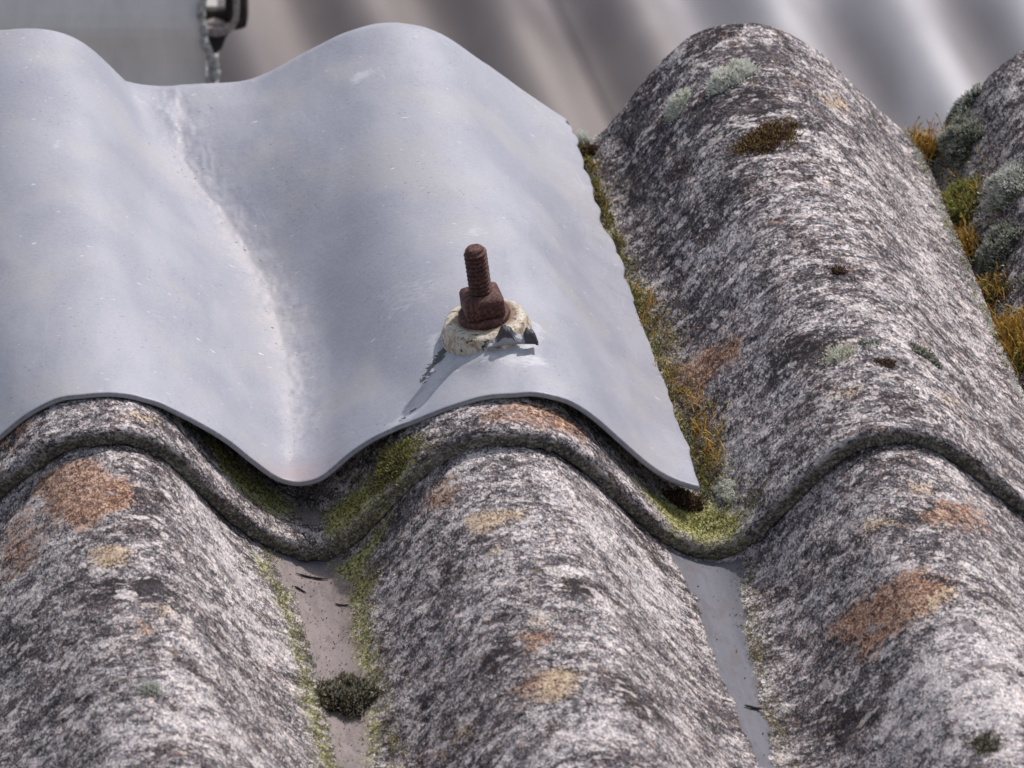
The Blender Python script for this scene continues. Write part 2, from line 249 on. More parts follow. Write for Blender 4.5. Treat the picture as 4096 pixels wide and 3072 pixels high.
# ---------------------------------------------------------------- objects and meshes
def tag(o, label=None, cat=None, group=None, kind=None):
    if label: o['label'] = label
    if cat: o['category'] = cat
    if group: o['group'] = group
    if kind: o['kind'] = kind
    return o
def mesh_obj(name, verts, faces, mats, parent=None, origin=None, smooth=True, attrs=None, mat_idx=None):
    """verts (n,3) world metres; faces list or (m,k) array"""
    verts = np.asarray(verts, float)
    if origin is None: origin = verts.mean(0) if parent is None else np.array(parent.location)
    me = bpy.data.meshes.new(name); nv = len(verts)
    me.vertices.add(nv); me.vertices.foreach_set('co', (verts-origin).ravel())
    if isinstance(faces, np.ndarray):
        f = faces.ravel(); tot = np.full(len(faces), faces.shape[1])
    else:
        f = np.array([i for q in faces for i in q]); tot = np.array([len(q) for q in faces])
    me.loops.add(len(f)); me.loops.foreach_set('vertex_index', f.astype(np.int32))
    me.polygons.add(len(tot)); me.polygons.foreach_set('loop_start', np.concatenate([[0], np.cumsum(tot)[:-1]]).astype(np.int32))
    me.polygons.foreach_set('loop_total', tot.astype(np.int32))
    me.update(calc_edges=True)
    if smooth: me.polygons.foreach_set('use_smooth', np.ones(len(tot), bool))
    for m in (mats if isinstance(mats, (list, tuple)) else [mats]): me.materials.append(m)
    if mat_idx is not None: me.polygons.foreach_set('material_index', np.asarray(mat_idx, np.int32))
    for k, (ty, dat) in (attrs or {}).items():
        a = me.attributes.new(k, ty, 'POINT')
        a.data.foreach_set({'FLOAT': 'value', 'FLOAT_VECTOR': 'vector', 'FLOAT_COLOR': 'color'}[ty], np.asarray(dat, np.float32).ravel())
    me.validate()
    o = bpy.data.objects.new(name, me); C.objects.link(o)
    if parent is None: o.location = origin
    else: o.parent = parent
    return o
def empty(name, loc):
    o = bpy.data.objects.new(name, None); C.objects.link(o); o.location = loc; o.empty_display_size = .01
    return o
def quads(nr, nc, wrap_r=False, wrap_c=False, flip=False):
    r = np.arange(nr if wrap_r else nr-1); c = np.arange(nc if wrap_c else nc-1)
    I, J = np.meshgrid(r, c, indexing='ij'); I2 = (I+1) % nr; J2 = (J+1) % nc
    q = np.stack([I*nc+J, I*nc+J2, I2*nc+J2, I2*nc+J], -1).reshape(-1, 4)
    return q[:, ::-1] if flip else q

# ---------------------------------------------------------------- material helpers
class N:
    def __init__(s, name):
        s.m = bpy.data.materials.new(name); s.m.use_nodes = True; s.t = s.m.node_tree
        s.b = s.t.nodes['Principled BSDF']; s.out = s.t.nodes['Material Output']
    def node(s, ty, **kw):
        n = s.t.nodes.new(ty)
        for k, v in kw.items(): setattr(n, k, v)
        return n
    def put(s, sock, v):
        if isinstance(v, bpy.types.NodeSocket): s.t.links.new(v, sock)
        elif v is not None: sock.default_value = v
    def attr(s, name, out='Fac'): return s.node('ShaderNodeAttribute', attribute_name=name).outputs[out]
    def mapv(s, vec, scale=(1, 1, 1), rot=(0, 0, 0), loc=(0, 0, 0)):
        n = s.node('ShaderNodeMapping'); s.put(n.inputs['Vector'], vec); s.put(n.inputs['Scale'], scale); s.put(n.inputs['Rotation'], rot); s.put(n.inputs['Location'], loc); return n.outputs[0]
    def noise(s, vec, scale, detail=3, rough=.55, dist=0, out='Fac'):
        n = s.node('ShaderNodeTexNoise'); s.put(n.inputs['Vector'], vec); s.put(n.inputs['Scale'], scale); s.put(n.inputs['Detail'], detail)
        s.put(n.inputs['Roughness'], rough); s.put(n.inputs['Distortion'], dist); return n.outputs[out]
    def voro(s, vec, scale, feature='F1', out='Distance', rnd=1):
        n = s.node('ShaderNodeTexVoronoi', feature=feature); s.put(n.inputs['Vector'], vec); s.put(n.inputs['Scale'], scale); s.put(n.inputs['Randomness'], rnd); return n.outputs[out]
    def rng(s, v, a, b, c=0, d=1, smooth=True):
        n = s.node('ShaderNodeMapRange', interpolation_type='SMOOTHSTEP' if smooth else 'LINEAR')
        for i, x in enumerate((v, a, b, c, d)): s.put(n.inputs[i], x)
        return n.outputs[0]
    def math(s, op, a, b=None, clamp=False):
        n = s.node('ShaderNodeMath', operation=op, use_clamp=clamp); s.put(n.inputs[0], a)
        if b is not None: s.put(n.inputs[1], b)
        return n.outputs[0]
    def mix(s, f, a, b, mode='MIX'):
        n = s.node('ShaderNodeMix', data_type='RGBA', blend_type=mode); s.put(n.inputs[0], f)
        for i, x in ((6, a), (7, b)): s.put(n.inputs[i], x if isinstance(x, bpy.types.NodeSocket) else (*x, 1))
        return n.outputs[2]
    def ramp(s, f, stops):
        n = s.node('ShaderNodeValToRGB'); s.put(n.inputs[0], f); e = n.color_ramp.elements
        while len(e) < len(stops): e.new(.5)
        for q, (p, c) in zip(e, stops): q.position = p; q.color = (*c, 1)
        return n.outputs[0]
    def bump(s, h, dist, strength=1, normal=None):
        n = s.node('ShaderNodeBump'); s.put(n.inputs['Height'], h); n.inputs['Distance'].default_value = dist; s.put(n.inputs['Strength'], strength)
        if normal is not None: s.put(n.inputs['Normal'], normal)
        return n.outputs[0]
    def done(s, col=None, rough=None, normal=None, spec=None, **kw):
        s.put(s.b.inputs['Base Color'], col if isinstance(col, bpy.types.NodeSocket) or col is None else (*col, 1))
        s.put(s.b.inputs['Roughness'], rough); s.put(s.b.inputs['Specular IOR Level'], spec)
        if normal is not None: s.put(s.b.inputs['Normal'], normal)
        for k, v in kw.items(): s.put(s.b.inputs[k], v)
        return s.m

def cement_material():
    """weathered fibre cement: grey matrix, pale and dark crustose lichen flecks drawn out across the corrugation"""
    m = N('weathered_fibre_cement')
    q = m.attr('sheet', 'Vector')                       # arc length, distance up slope, height in mm
    st = m.mapv(q, (1.0, .66, 1.0), (0, 0, R(10)))
    A = m.attr('stains', 'Color'); sep = m.node('ShaderNodeSeparateColor'); m.put(sep.inputs[0], A)
    rust, tan, algae = sep.outputs[0], sep.outputs[1], sep.outputs[2]
    B = m.attr('films', 'Color'); sp2 = m.node('ShaderNodeSeparateColor'); m.put(sp2.inputs[0], B)
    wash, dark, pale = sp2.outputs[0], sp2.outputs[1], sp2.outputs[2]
    pink = m.attr('pink')
    f1 = m.noise(st, 1.45, 3, .65, .2)                   # grains of a millimetre
    cell = m.node('ShaderNodeTexVoronoi'); m.put(cell.inputs['Vector'], m.mapv(q, (1.0, .66, 1.0), (0, 0, R(10)), (5, 5, 0))); cell.inputs['Scale'].default_value = 1.5
    cs = m.node('ShaderNodeSeparateColor'); m.put(cs.inputs[0], cell.outputs['Color'])
    cell2 = m.node('ShaderNodeTexVoronoi'); m.put(cell2.inputs['Vector'], m.mapv(q, (.9, .75, 1.0), (0, 0, R(14)), (51, 5, 0))); cell2.inputs['Scale'].default_value = .75
    cs2 = m.node('ShaderNodeSeparateColor'); m.put(cs2.inputs[0], cell2.outputs['Color'])
    f2 = m.noise(m.mapv(q, (.52, .85, 1), (0, 0, R(16)), (31, 7, 0)), .40, 5, .70, .3)  # streaks
    f3 = m.noise(m.mapv(q, (.5, 1, 1), (0, 0, R(8)), (3, 90, 0)), .095, 6, .72, .9)   # bands
    f4 = m.noise(q, .03, 3, .5)
    fine = m.noise(m.mapv(q, (1, 1, 1), (0, 0, 0), (2, 8, 4)), 2.2, 2, .6)
    dens = m.math('ADD', m.math('MULTIPLY', f3, .42), m.math('ADD', m.math('MULTIPLY', f2, .40), m.math('MULTIPLY', f4, .18)))
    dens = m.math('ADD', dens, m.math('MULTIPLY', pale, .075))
    dens = m.math('SUBTRACT', dens, m.math('MULTIPLY', dark, .12))
    h = m.math('ADD', m.math('ADD', m.math('MULTIPLY', f1, .42), m.math('MULTIPLY', fine, .22)), m.math('ADD', m.math('ADD', m.math('MULTIPLY', cs.outputs[0], .115), m.math('MULTIPLY', cs2.outputs[0], .075)), .087))
    lich = m.math('ADD', h, m.math('MULTIPLY', m.math('SUBTRACT', dens, .515), 1.05))
    fleck = m.rng(lich, .485, .565)                     # pale crust coverage
    pit = m.rng(m.math('SUBTRACT', lich, m.math('MULTIPLY', m.noise(m.mapv(q, (.8, 1, 1), (0, 0, 0), (11, 3, 5)), 1.8, 2, .5), .10)), .355, .400, 1, 0)
    hue = m.math('ADD', m.math('MULTIPLY', m.noise(m.mapv(q, (1, 1, 1), (0, 0, 0), (5, 70, 3)), .09, 4, .65), .7), m.math('MULTIPLY', cs.outputs[1], .3))
    base = m.ramp(hue, [(.28, (.112, .116, .100)), (.42, (.118, .110, .122)), (.55, (.130, .112, .126)), (.72, (.215, .145, .115))])
    crust = m.ramp(m.math('ADD', m.math('MULTIPLY', m.noise(q, .30, 4, .65), .6), m.math('MULTIPLY', cs.outputs[2], .4)), [(.25, (.25, .25, .26)), (.42, (.37, .35, .365)), (.58, (.55, .515, .525)), (.75, (.82, .70, .67))])
    col = m.mix(fleck, base, crust)
    col = m.mix(m.math('MULTIPLY', pit, .9), col, (.018, .015, .017))
    grain = m.rng(h, .44, .56)
    bd = m.rng(m.noise(m.mapv(q, (.5, .8, 1), (0, 0, R(10)), (70, 7, 0)), .11, 6, .75, .4), .535, .60)
    col = m.mix(m.math('MULTIPLY', bd, .72), col, m.mix(grain, (.036, .030, .036), (.125, .108, .12)))
    bp = m.rng(m.noise(m.mapv(q, (.55, .85, 1), (0, 0, R(12)), (7, 71, 0)), .17, 6, .75, .3), .535, .59)
    col = m.mix(m.math('MULTIPLY', m.math('MULTIPLY', bp, m.math('SUBTRACT', 1, bd)), .75), col, m.mix(grain, (.34, .31, .31), (.86, .79, .78)))
    # tiny ochre and brown colonies everywhere
    oc = m.math('MULTIPLY', m.rng(m.noise(m.mapv(q, (.6, 1, 1), (0, 0, 0), (3, 33, 0)), .35, 4, .7), .60, .68), m.rng(m.noise(q, .05, 2, .5), .42, .58))
    col = m.mix(m.math('MULTIPLY', oc, .6), col, (.33, .22, .13))
    # larger separate thalli
    vd = m.voro(m.mapv(q, (.6, 1, 1), (0, 0, 0), (2, 2, 0)), .28)
    spot = m.math('MULTIPLY', m.rng(vd, .20, .34, 1, 0), m.rng(m.noise(q, .06, 2, .5), .50, .60))
    col = m.mix(m.math('MULTIPLY', spot, m.rng(h, .42, .55)), col, (.56, .50, .48))
    # rust-orange and tan crusts
    rn = m.noise(m.mapv(q, (1, 1, 1), (0, 0, 0), (40, 4, 2)), .9, 4, .7)
    rfac = m.math('MULTIPLY', m.rng(m.math('ADD', rust, m.math('ADD', m.math('MULTIPLY', m.math('SUBTRACT', h, .5), 3.0), m.math('MULTIPLY', m.math('SUBTRACT', f2, .5), 3.2))), .40, .95), .85)
    rcol = m.ramp(m.math('ADD', m.math('MULTIPLY', h, .8), m.math('MULTIPLY', f2, .2)), [(.40, (.035, .020, .016)), (.46, (.15, .068, .040)), (.52, (.30, .155, .090)), (.575, (.58, .40, .29))])
    col = m.mix(rfac, col, rcol)
    tfac = m.math('MULTIPLY', m.rng(m.math('ADD', tan, m.math('MULTIPLY', m.math('SUBTRACT', h, .5), 3.2)), .30, .85), .85)
    tcol = m.ramp(m.math('ADD', m.math('MULTIPLY', h, .8), m.math('MULTIPLY', f2, .2)), [(.40, (.10, .06, .04)), (.48, (.36, .255, .16)), (.56, (.66, .53, .40))])
    col = m.mix(tfac, col, tcol)
    # smooth washed-out bottoms of the hollows
    wf = m.rng(m.math('ADD', wash, m.math('MULTIPLY', m.math('SUBTRACT', m.noise(q, .45, 4, .65), .5), .9)), .40, .62)
    wn = m.noise(m.mapv(q, (1.3, .12, 1)), .5, 3, .5)
    wcol = m.mix(wn, (.115, .118, .145), (.175, .177, .208))
    wcol = m.mix(pink, wcol, m.mix(wn, (.19, .155, .155), (.31, .26, .255)))
    blot = m.rng(m.noise(m.mapv(q, (1, .5, 1), (0, 0, 0), (8, 3, 0)), .16, 5, .7), .47, .63)
    wcol = m.mix(m.math('MULTIPLY', blot, .5), wcol, (.12, .10, .10))
    specks = m.rng(m.noise(q, 1.2, 4, .75), .58, .66)
    wcol = m.mix(m.math('MULTIPLY', specks, m.math('ADD', .35, m.math('MULTIPLY', pink, .55))), wcol, (.06, .05, .05))
    col = m.mix(wf, col, wcol)
    # algae
    an = m.noise(m.mapv(q, (.8, 1, 1), (0, 0, 0), (77, 1, 8)), .75, 5, .75)
    af = m.rng(m.math('ADD', m.math('MULTIPLY', algae, .8), m.math('MULTIPLY', m.math('SUBTRACT', an, .5), 2.4)), .36, .72)
    acol = m.ramp(m.noise(m.mapv(q, (1, 1, 1), (0, 0, 0), (7, 7, 1)), .8, 4, .75), [(.38, (.022, .024, .010)), (.45, (.11, .11, .030)), (.52, (.32, .31, .09)), (.62, (.56, .54, .26))])
    col = m.mix(m.math('MULTIPLY', af, .93), col, acol)
    # the cut edge: black algae, plus its shade darkened into the colour
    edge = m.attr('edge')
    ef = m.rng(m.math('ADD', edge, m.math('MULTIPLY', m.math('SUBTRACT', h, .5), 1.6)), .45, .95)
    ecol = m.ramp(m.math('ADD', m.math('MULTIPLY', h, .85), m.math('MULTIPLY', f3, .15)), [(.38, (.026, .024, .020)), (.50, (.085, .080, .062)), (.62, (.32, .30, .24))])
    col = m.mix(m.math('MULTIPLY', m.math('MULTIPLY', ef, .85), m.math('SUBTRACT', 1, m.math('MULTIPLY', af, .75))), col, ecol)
    hh = m.math('MULTIPLY', m.math('ADD', m.math('MULTIPLY', fleck, .6), m.math('MULTIPLY', h, 1.2)), m.math('SUBTRACT', 1, m.math('MULTIPLY', wf, .9)))
    nor = m.bump(hh, .0006, .55)
    return m.done(col, m.rng(wf, 0, 1, .93, .6), nor, .25)

def lead_material():
    """grey painted flashing sheet"""
    m = N('painted_grey_flashing')
    q = m.attr('sheet', 'Vector')
    A = m.attr('stains', 'Color'); sep = m.node('ShaderNodeSeparateColor'); m.put(sep.inputs[0], A)
    dust, smear, torn = sep.outputs[0], sep.outputs[1], sep.outputs[2]
    pinks = m.attr('pink')
    c1 = m.noise(q, .018, 4, .55, .6); c2 = m.noise(m.mapv(q, (1, .7, 1), (0, 0, R(25))), .05, 5, .62, .3)
    col = m.mix(m.rng(m.math('ADD', m.math('MULTIPLY', c1, .6), m.math('MULTIPLY', c2, .4)), .38, .62), (.285, .292, .350), (.345, .350, .400))
    warm = m.noise(m.mapv(q, (1, 1, 1), (0, 0, 0), (60, 3, 0)), .025, 3, .5)
    col = m.mix(m.math('MULTIPLY', m.rng(warm, .48, .64), .5), col, (.375, .365, .37))
    mott = m.noise(m.mapv(q, (.8, 1, 1), (0, 0, 0), (33, 2, 0)), .9, 5, .75)
    col = m.mix(m.math('MULTIPLY', m.rng(mott, .40, .62), .22), col, (.47, .475, .52))
    col = m.mix(m.math('MULTIPLY', m.rng(mott, .40, .30), .25), col, (.20, .205, .24))
    # brushing marks and scratches, in patches
    s1 = m.noise(m.mapv(q, (.05, 1.1, 1), (0, 0, R(-28))), 1.1, 3, .6, .4)
    s2 = m.noise(m.mapv(q, (1.1, .06, 1), (0, 0, R(-18))), 1.0, 3, .6, .4)
    gate = m.rng(m.noise(q, .045, 3, .5), .45, .65)
    scr = m.math('MULTIPLY', m.rng(m.math('MAXIMUM', s1, s2), .64, .76), gate)
    col = m.mix(m.math('MULTIPLY', scr, .42), col, (.52, .53, .56))
    fl = m.rng(m.noise(m.mapv(q, (.22, 1, 1), (0, 0, R(40)), (9, 0, 0)), .8, 2, .5), .71, .75)
    col = m.mix(m.math('MULTIPLY', fl, .7), col, (.74, .75, .80))
    # dust in the hollow, with grit
    dn = m.noise(q, .25, 5, .7)
    df = m.rng(m.math('ADD', dust, m.math('MULTIPLY', m.math('SUBTRACT', dn, .5), 1.1)), .25, .85)
    col = m.mix(m.math('MULTIPLY', df, .42), col, (.54, .50, .50))
    gr = m.rng(m.noise(m.mapv(q, (.7, 1, 1), (0, 0, 0), (4, 44, 0)), .8, 2, .5), .66, .70)
    grf = m.math('MULTIPLY', gr, m.math('ADD', m.math('MULTIPLY', df, 1.0), m.rng(m.noise(q, .03, 2, .5), .42, .6, .05, .6)), clamp=True)
    col = m.mix(grf, col, (.12, .11, .12))
    sf = m.rng(m.math('ADD', smear, m.math('MULTIPLY', m.math('SUBTRACT', m.noise(m.mapv(q, (.35, 1, 1), (0, 0, R(-35))), .8, 4, .7), .5), 1.6)), .35, .85)
    col = m.mix(m.math('MULTIPLY', sf, .42), col, (.60, .61, .64))
    col = m.mix(m.math('MULTIPLY', pinks, .6), col, (.33, .245, .235))
    tf = m.rng(m.math('ADD', torn, m.math('MULTIPLY', m.math('SUBTRACT', m.noise(q, .8, 4, .7), .5), 1.5)), .5, .6)
    col = m.mix(m.math('MULTIPLY', tf, .95), col, (.045, .045, .05))
    edge = m.attr('edge')
    ed = m.math('MULTIPLY', edge, m.rng(m.noise(q, .6, 4, .7), .35, .6, .5, .95))
    col = m.mix(ed, col, (.11, .112, .12))
    h = m.math('ADD', m.noise(q, .35, 5, .6), m.math('MULTIPLY', m.math('ADD', grf, scr), -.25))
    nor = m.bump(h, .0005, .3)
    return m.done(col, m.rng(c2, .3, .7, .42, .55), nor, .42)

def rust_material(name, a, b, c, scale=.8, rough=.8):
    m = N(name)
    q = m.node('ShaderNodeTexCoord').outputs['Object']; q = m.mapv(q, (1000, 1000, 1000))
    n1 = m.noise(q, scale, 5, .7)
    col = m.ramp(n1, [(.32, a), (.5, b), (.68, c)])
    return m.done(col, rough, m.bump(m.noise(q, scale*1.6, 4, .65), .0005, .7), .3)

def blade_material():
    m = N('moss_blades')
    col = m.attr('tint', 'Color')
    tr = m.node('ShaderNodeBsdfTranslucent'); m.put(tr.inputs[0], col)
    mx = m.node('ShaderNodeMixShader'); mx.inputs[0].default_value = .3
    m.done(col, .75, None, .2)
    m.t.links.new(m.b.outputs[0], mx.inputs[1]); m.t.links.new(tr.outputs[0], mx.inputs[2]); m.t.links.new(mx.outputs[0], m.out.inputs[0])
    return m.m

CEM = cement_material(); LEAD = lead_material(); MOSS = blade_material()
RUST = rust_material('rusted_steel', (.026, .011, .010), (.085, .034, .028), (.20, .10, .085), 1.0, .6)

# ---------------------------------------------------------------- the fibre-cement sheets
def rough_height(S, V, seed, amp=1.0):
    return amp*(.95*fbm(S/34., V/26., seed, 3)+.42*fbm(S/7.5, V/5., seed+5, 3)+.30*fbm(S/2.3, V/1.7, seed+9, 3))
def sheet(name, surf, p0, p1, v0, v1, top, seed, label, vstep=.8, shift=0., coarse_to=None, edge_front=1.0):
    sel = (XB >= p0) & (XB <= p1)
    bx, bn, nx, nn, s = XB[sel], NB[sel], NX[sel], NN[sel], SB[sel]
    r = 2.7
    vt = list(np.arange(v1-r, v0+r, -vstep)); vt = np.array(vt)
    rows = []                                   # (v, height of this row above the underside, edge weight)
    for t in (0, 1.8, TH-r): rows.append((v1, t, 1.))
    for a in (30, 60): rows.append((v1-r+r*math.cos(R(a)), TH-r+r*math.sin(R(a)), .4))
    for v in vt: rows.append((v, TH, 0.))
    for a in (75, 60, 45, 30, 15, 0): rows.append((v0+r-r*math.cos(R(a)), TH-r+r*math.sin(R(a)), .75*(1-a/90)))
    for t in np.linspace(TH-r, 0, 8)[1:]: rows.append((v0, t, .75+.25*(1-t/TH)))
    for v in np.linspace(v0, v1, 24)[1:-1]: rows.append((v, 0, .2))
    rows = np.array(rows); rv, rt, re = rows.T; nr, nc = len(rows), len(bx)
    V = np.repeat(rv[:, None], nc, 1); T = np.repeat(rt[:, None], nc, 1); S = np.repeat(s[None], nr, 0)
    P = np.repeat(bx[None], nr, 0)
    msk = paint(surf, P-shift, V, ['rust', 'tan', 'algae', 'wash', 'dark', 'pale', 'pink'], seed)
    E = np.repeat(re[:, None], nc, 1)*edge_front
    up = np.clip(T/TH, 0, 1)
    h = rough_height(S, V+T*1.3, seed)*np.clip(.25+up, 0, 1)*(1-.85*np.clip(msk['wash'], 0, 1))+.5*msk['algae']*np.abs(fbm(S/1.6, V/1.6, seed+60, 2))*(up > .3)
    wob = np.exp(-(V-v0)/3.)*(1.3*fbm(S/12., S*0+2, seed+20, 5)-1.2*np.clip(fbm(S/5., S*0+7, seed+21, 3)-.25, 0, 1)*3)+(V > v1-4)*1.6*fbm(S/9., S*0+8, seed+25, 4)
    face = np.clip((v0+r-V)/r, 0, 1)*np.clip((T-.3)/1, 0, 1)        # on the cut end the relief points down the slope
    hv = h*face*1.1; h = h*(1-face)
    X = bx[None]+nx[None]*(T+h+top)-SH*V; Nn = bn[None]+nn[None]*(T+h+top); VV = V+wob-hv
    if surf == 'B': Nn = Nn+crown(P, V)
    co = W(X-shift, VV, Nn).reshape(-1, 3)
    f = quads(nr, nc, wrap_r=True)
    allf = [f]
    me_attrs = {
        'sheet': ('FLOAT_VECTOR', np.stack([S, VV+T*1.2, T*0+seed*3.1], -1).reshape(-1, 3)),
        'stains': ('FLOAT_COLOR', np.stack([msk['rust'], msk['tan'], msk['algae'], S*0+1], -1).reshape(-1, 4)),
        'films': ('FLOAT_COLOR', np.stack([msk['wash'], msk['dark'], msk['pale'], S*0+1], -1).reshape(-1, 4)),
        'pink': ('FLOAT', msk['pink'].ravel()), 'edge': ('FLOAT', E.ravel())}
    faces = [tuple(x) for x in f.tolist()]
    faces.append(tuple((np.arange(nr)*nc).tolist())); faces.append(tuple((np.arange(nr)*nc+nc-1)[::-1].tolist()))
    o = mesh_obj(name, co, faces, CEM, origin=W(float(bx.mean()), v0, 0), attrs=me_attrs)
    return tag(o, label, 'roofing sheet', 'corrugated fibre cement roofing sheets')
GS = 'corrugated fibre cement roofing sheets'
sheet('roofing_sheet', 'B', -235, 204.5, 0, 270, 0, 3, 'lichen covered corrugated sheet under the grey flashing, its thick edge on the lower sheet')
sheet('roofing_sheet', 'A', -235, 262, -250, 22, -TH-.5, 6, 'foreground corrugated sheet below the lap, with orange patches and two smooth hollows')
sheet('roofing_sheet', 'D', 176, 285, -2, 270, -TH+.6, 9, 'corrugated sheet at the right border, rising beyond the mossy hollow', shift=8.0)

# ---------------------------------------------------------------- the grey flashing sheet
LX, LV, LN, LT = lead_grid()
def smooth_normals(X, V, Nn):
    du = np.stack([np.gradient(a, axis=1) for a in (X, V, Nn)], -1); dv = np.stack([np.gradient(a, axis=0) for a in (X, V, Nn)], -1)
    n = np.cross(du, dv); return n/np.linalg.norm(n, axis=-1, keepdims=True)
def build_lead():
    nrm = smooth_normals(LX, LV, LN); base = np.stack([LX, LV, LN], -1); nr, nc = LX.shape
    th = 2.0
    top = base; bot = base-nrm*th
    S = np.concatenate([np.zeros((nr, 1)), np.cumsum(np.hypot(np.diff(LX, axis=1), np.diff(LN, axis=1)), 1)], 1)
    S = S-S[:, nc//2:nc//2+1]
    pts = [top.reshape(-1, 3), bot.reshape(-1, 3)]
    f = [quads(nr, nc), quads(nr, nc, flip=True)+nr*nc]
    # rim: border loop, a rounded mid line, then the underside's border
    loop = np.concatenate([np.arange(nc), np.arange(1, nr)*nc+nc-1, (nr-1)*nc+np.arange(nc-2, -1, -1), np.arange(nr-2, 0, -1)*nc])
    T3 = top.reshape(-1, 3)[loop]; B3 = bot.reshape(-1, 3)[loop]
    tan = np.roll(T3, -1, 0)-np.roll(T3, 1, 0); nl = nrm.reshape(-1, 3)[loop]; out = np.cross(tan, nl); out /= np.linalg.norm(out, axis=1, keepdims=True)
    off = 2*nr*nc; L = len(loop); ring0 = loop; prev = ring0; rim_pts = []
    for k, (a, b) in enumerate(((.12, .45), (.45, .75), (.75, .8), (1.0, .45))):
        rim_pts.append(T3*(1-a)+B3*a+out*b)
        cur = off+k*L+np.arange(L)
        f.append(np.stack([prev, cur, np.roll(cur, -1), np.roll(prev, -1)], -1)); prev = cur
    bl = loop+nr*nc; f.append(np.stack([prev, bl, np.roll(bl, -1), np.roll(prev, -1)], -1))
    pts += rim_pts
    P = np.concatenate(pts); F = np.concatenate(f)
    m = paint('L', LT, LV, ['dust', 'smear', 'torn', 'pinkstain'], 77, warp=3, soft=3.5)
    m2 = paint('L', LT, LV, ['smear', 'torn'], 78, warp=2.0, soft=1.5); m['torn'] = m2['torn']; m['smear'] = m2['smear']
    # bare primer showing round the fixing
    dd = np.hypot(LX-BOLT[0], LV-BOLT[1]); m['smear'] = np.maximum(m['smear'], .75*np.clip(1-np.abs(dd-19)/7, 0, 1)*(LV < BOLT[1]+6))
    q = np.stack([S, LV, LV*0], -1).reshape(-1, 3)
    st = np.stack([m['dust'], m['smear'], m['torn'], LT*0+1], -1).reshape(-1, 4); pk = m['pinkstain'].ravel()
    full = lambda a: np.concatenate([a, a]+[a[loop]]*4)
    edge = np.concatenate([np.zeros(nr*nc), np.ones(nr*nc)*.8, np.full(L, .9), np.full(L, .25), np.full(L, .15), np.full(L, 1.)])
    o = mesh_obj('flashing_sheet', W(P[:, 0], P[:, 1], P[:, 2]), F, LEAD, origin=W(-80, 18, 0),
                 attrs={'sheet': ('FLOAT_VECTOR', full(q)), 'stains': ('FLOAT_COLOR', full(st)), 'pink': ('FLOAT', full(pk)), 'edge': ('FLOAT', edge)})
    return tag(o, 'smooth grey flashing sheet draped over the corrugations, with a torn wavy right edge', 'flashing')
lead = build_lead()
def lead_at(x, v):
    i = np.argmin((LX-x)**2+(LV-v)**2); return LN.flat[i]

# ---------------------------------------------------------------- fixing bolt on the flashing
def frame(o, zdir, xhint=(1, 0, 0)):
    z = np.array(zdir, float); z /= np.linalg.norm(z); x = np.array(xhint, float); x -= z*(x@z); x /= np.linalg.norm(x); return np.array(o, float), x, np.cross(z, x), z
def place(fr, P):
    o, x, y, z = fr; P = np.asarray(P, float)
    L = o+P[:, :1]*x+P[:, 1:2]*y+P[:, 2:3]*z; return W(L[:, 0], L[:, 1], L[:, 2])
def lathe(prof, n=64, wob=0, seed=0, sq=0):
    prof = np.array(prof, float); a = np.linspace(0, 2*np.pi, n, endpoint=False)
    A, I = np.meshgrid(a, np.arange(len(prof))); r = prof[I, 0]; z = prof[I, 1]
    if wob: r = r*(1+wob*fbm(A*3+100, z*.4+50, seed, 3)); z = z+wob*6*fbm(A*2.5+30, r*.5, seed+4, 3)
    P = np.stack([r*np.cos(A), r*np.sin(A), z], -1).reshape(-1, 3)
    return P, quads(len(prof), n, wrap_c=True)
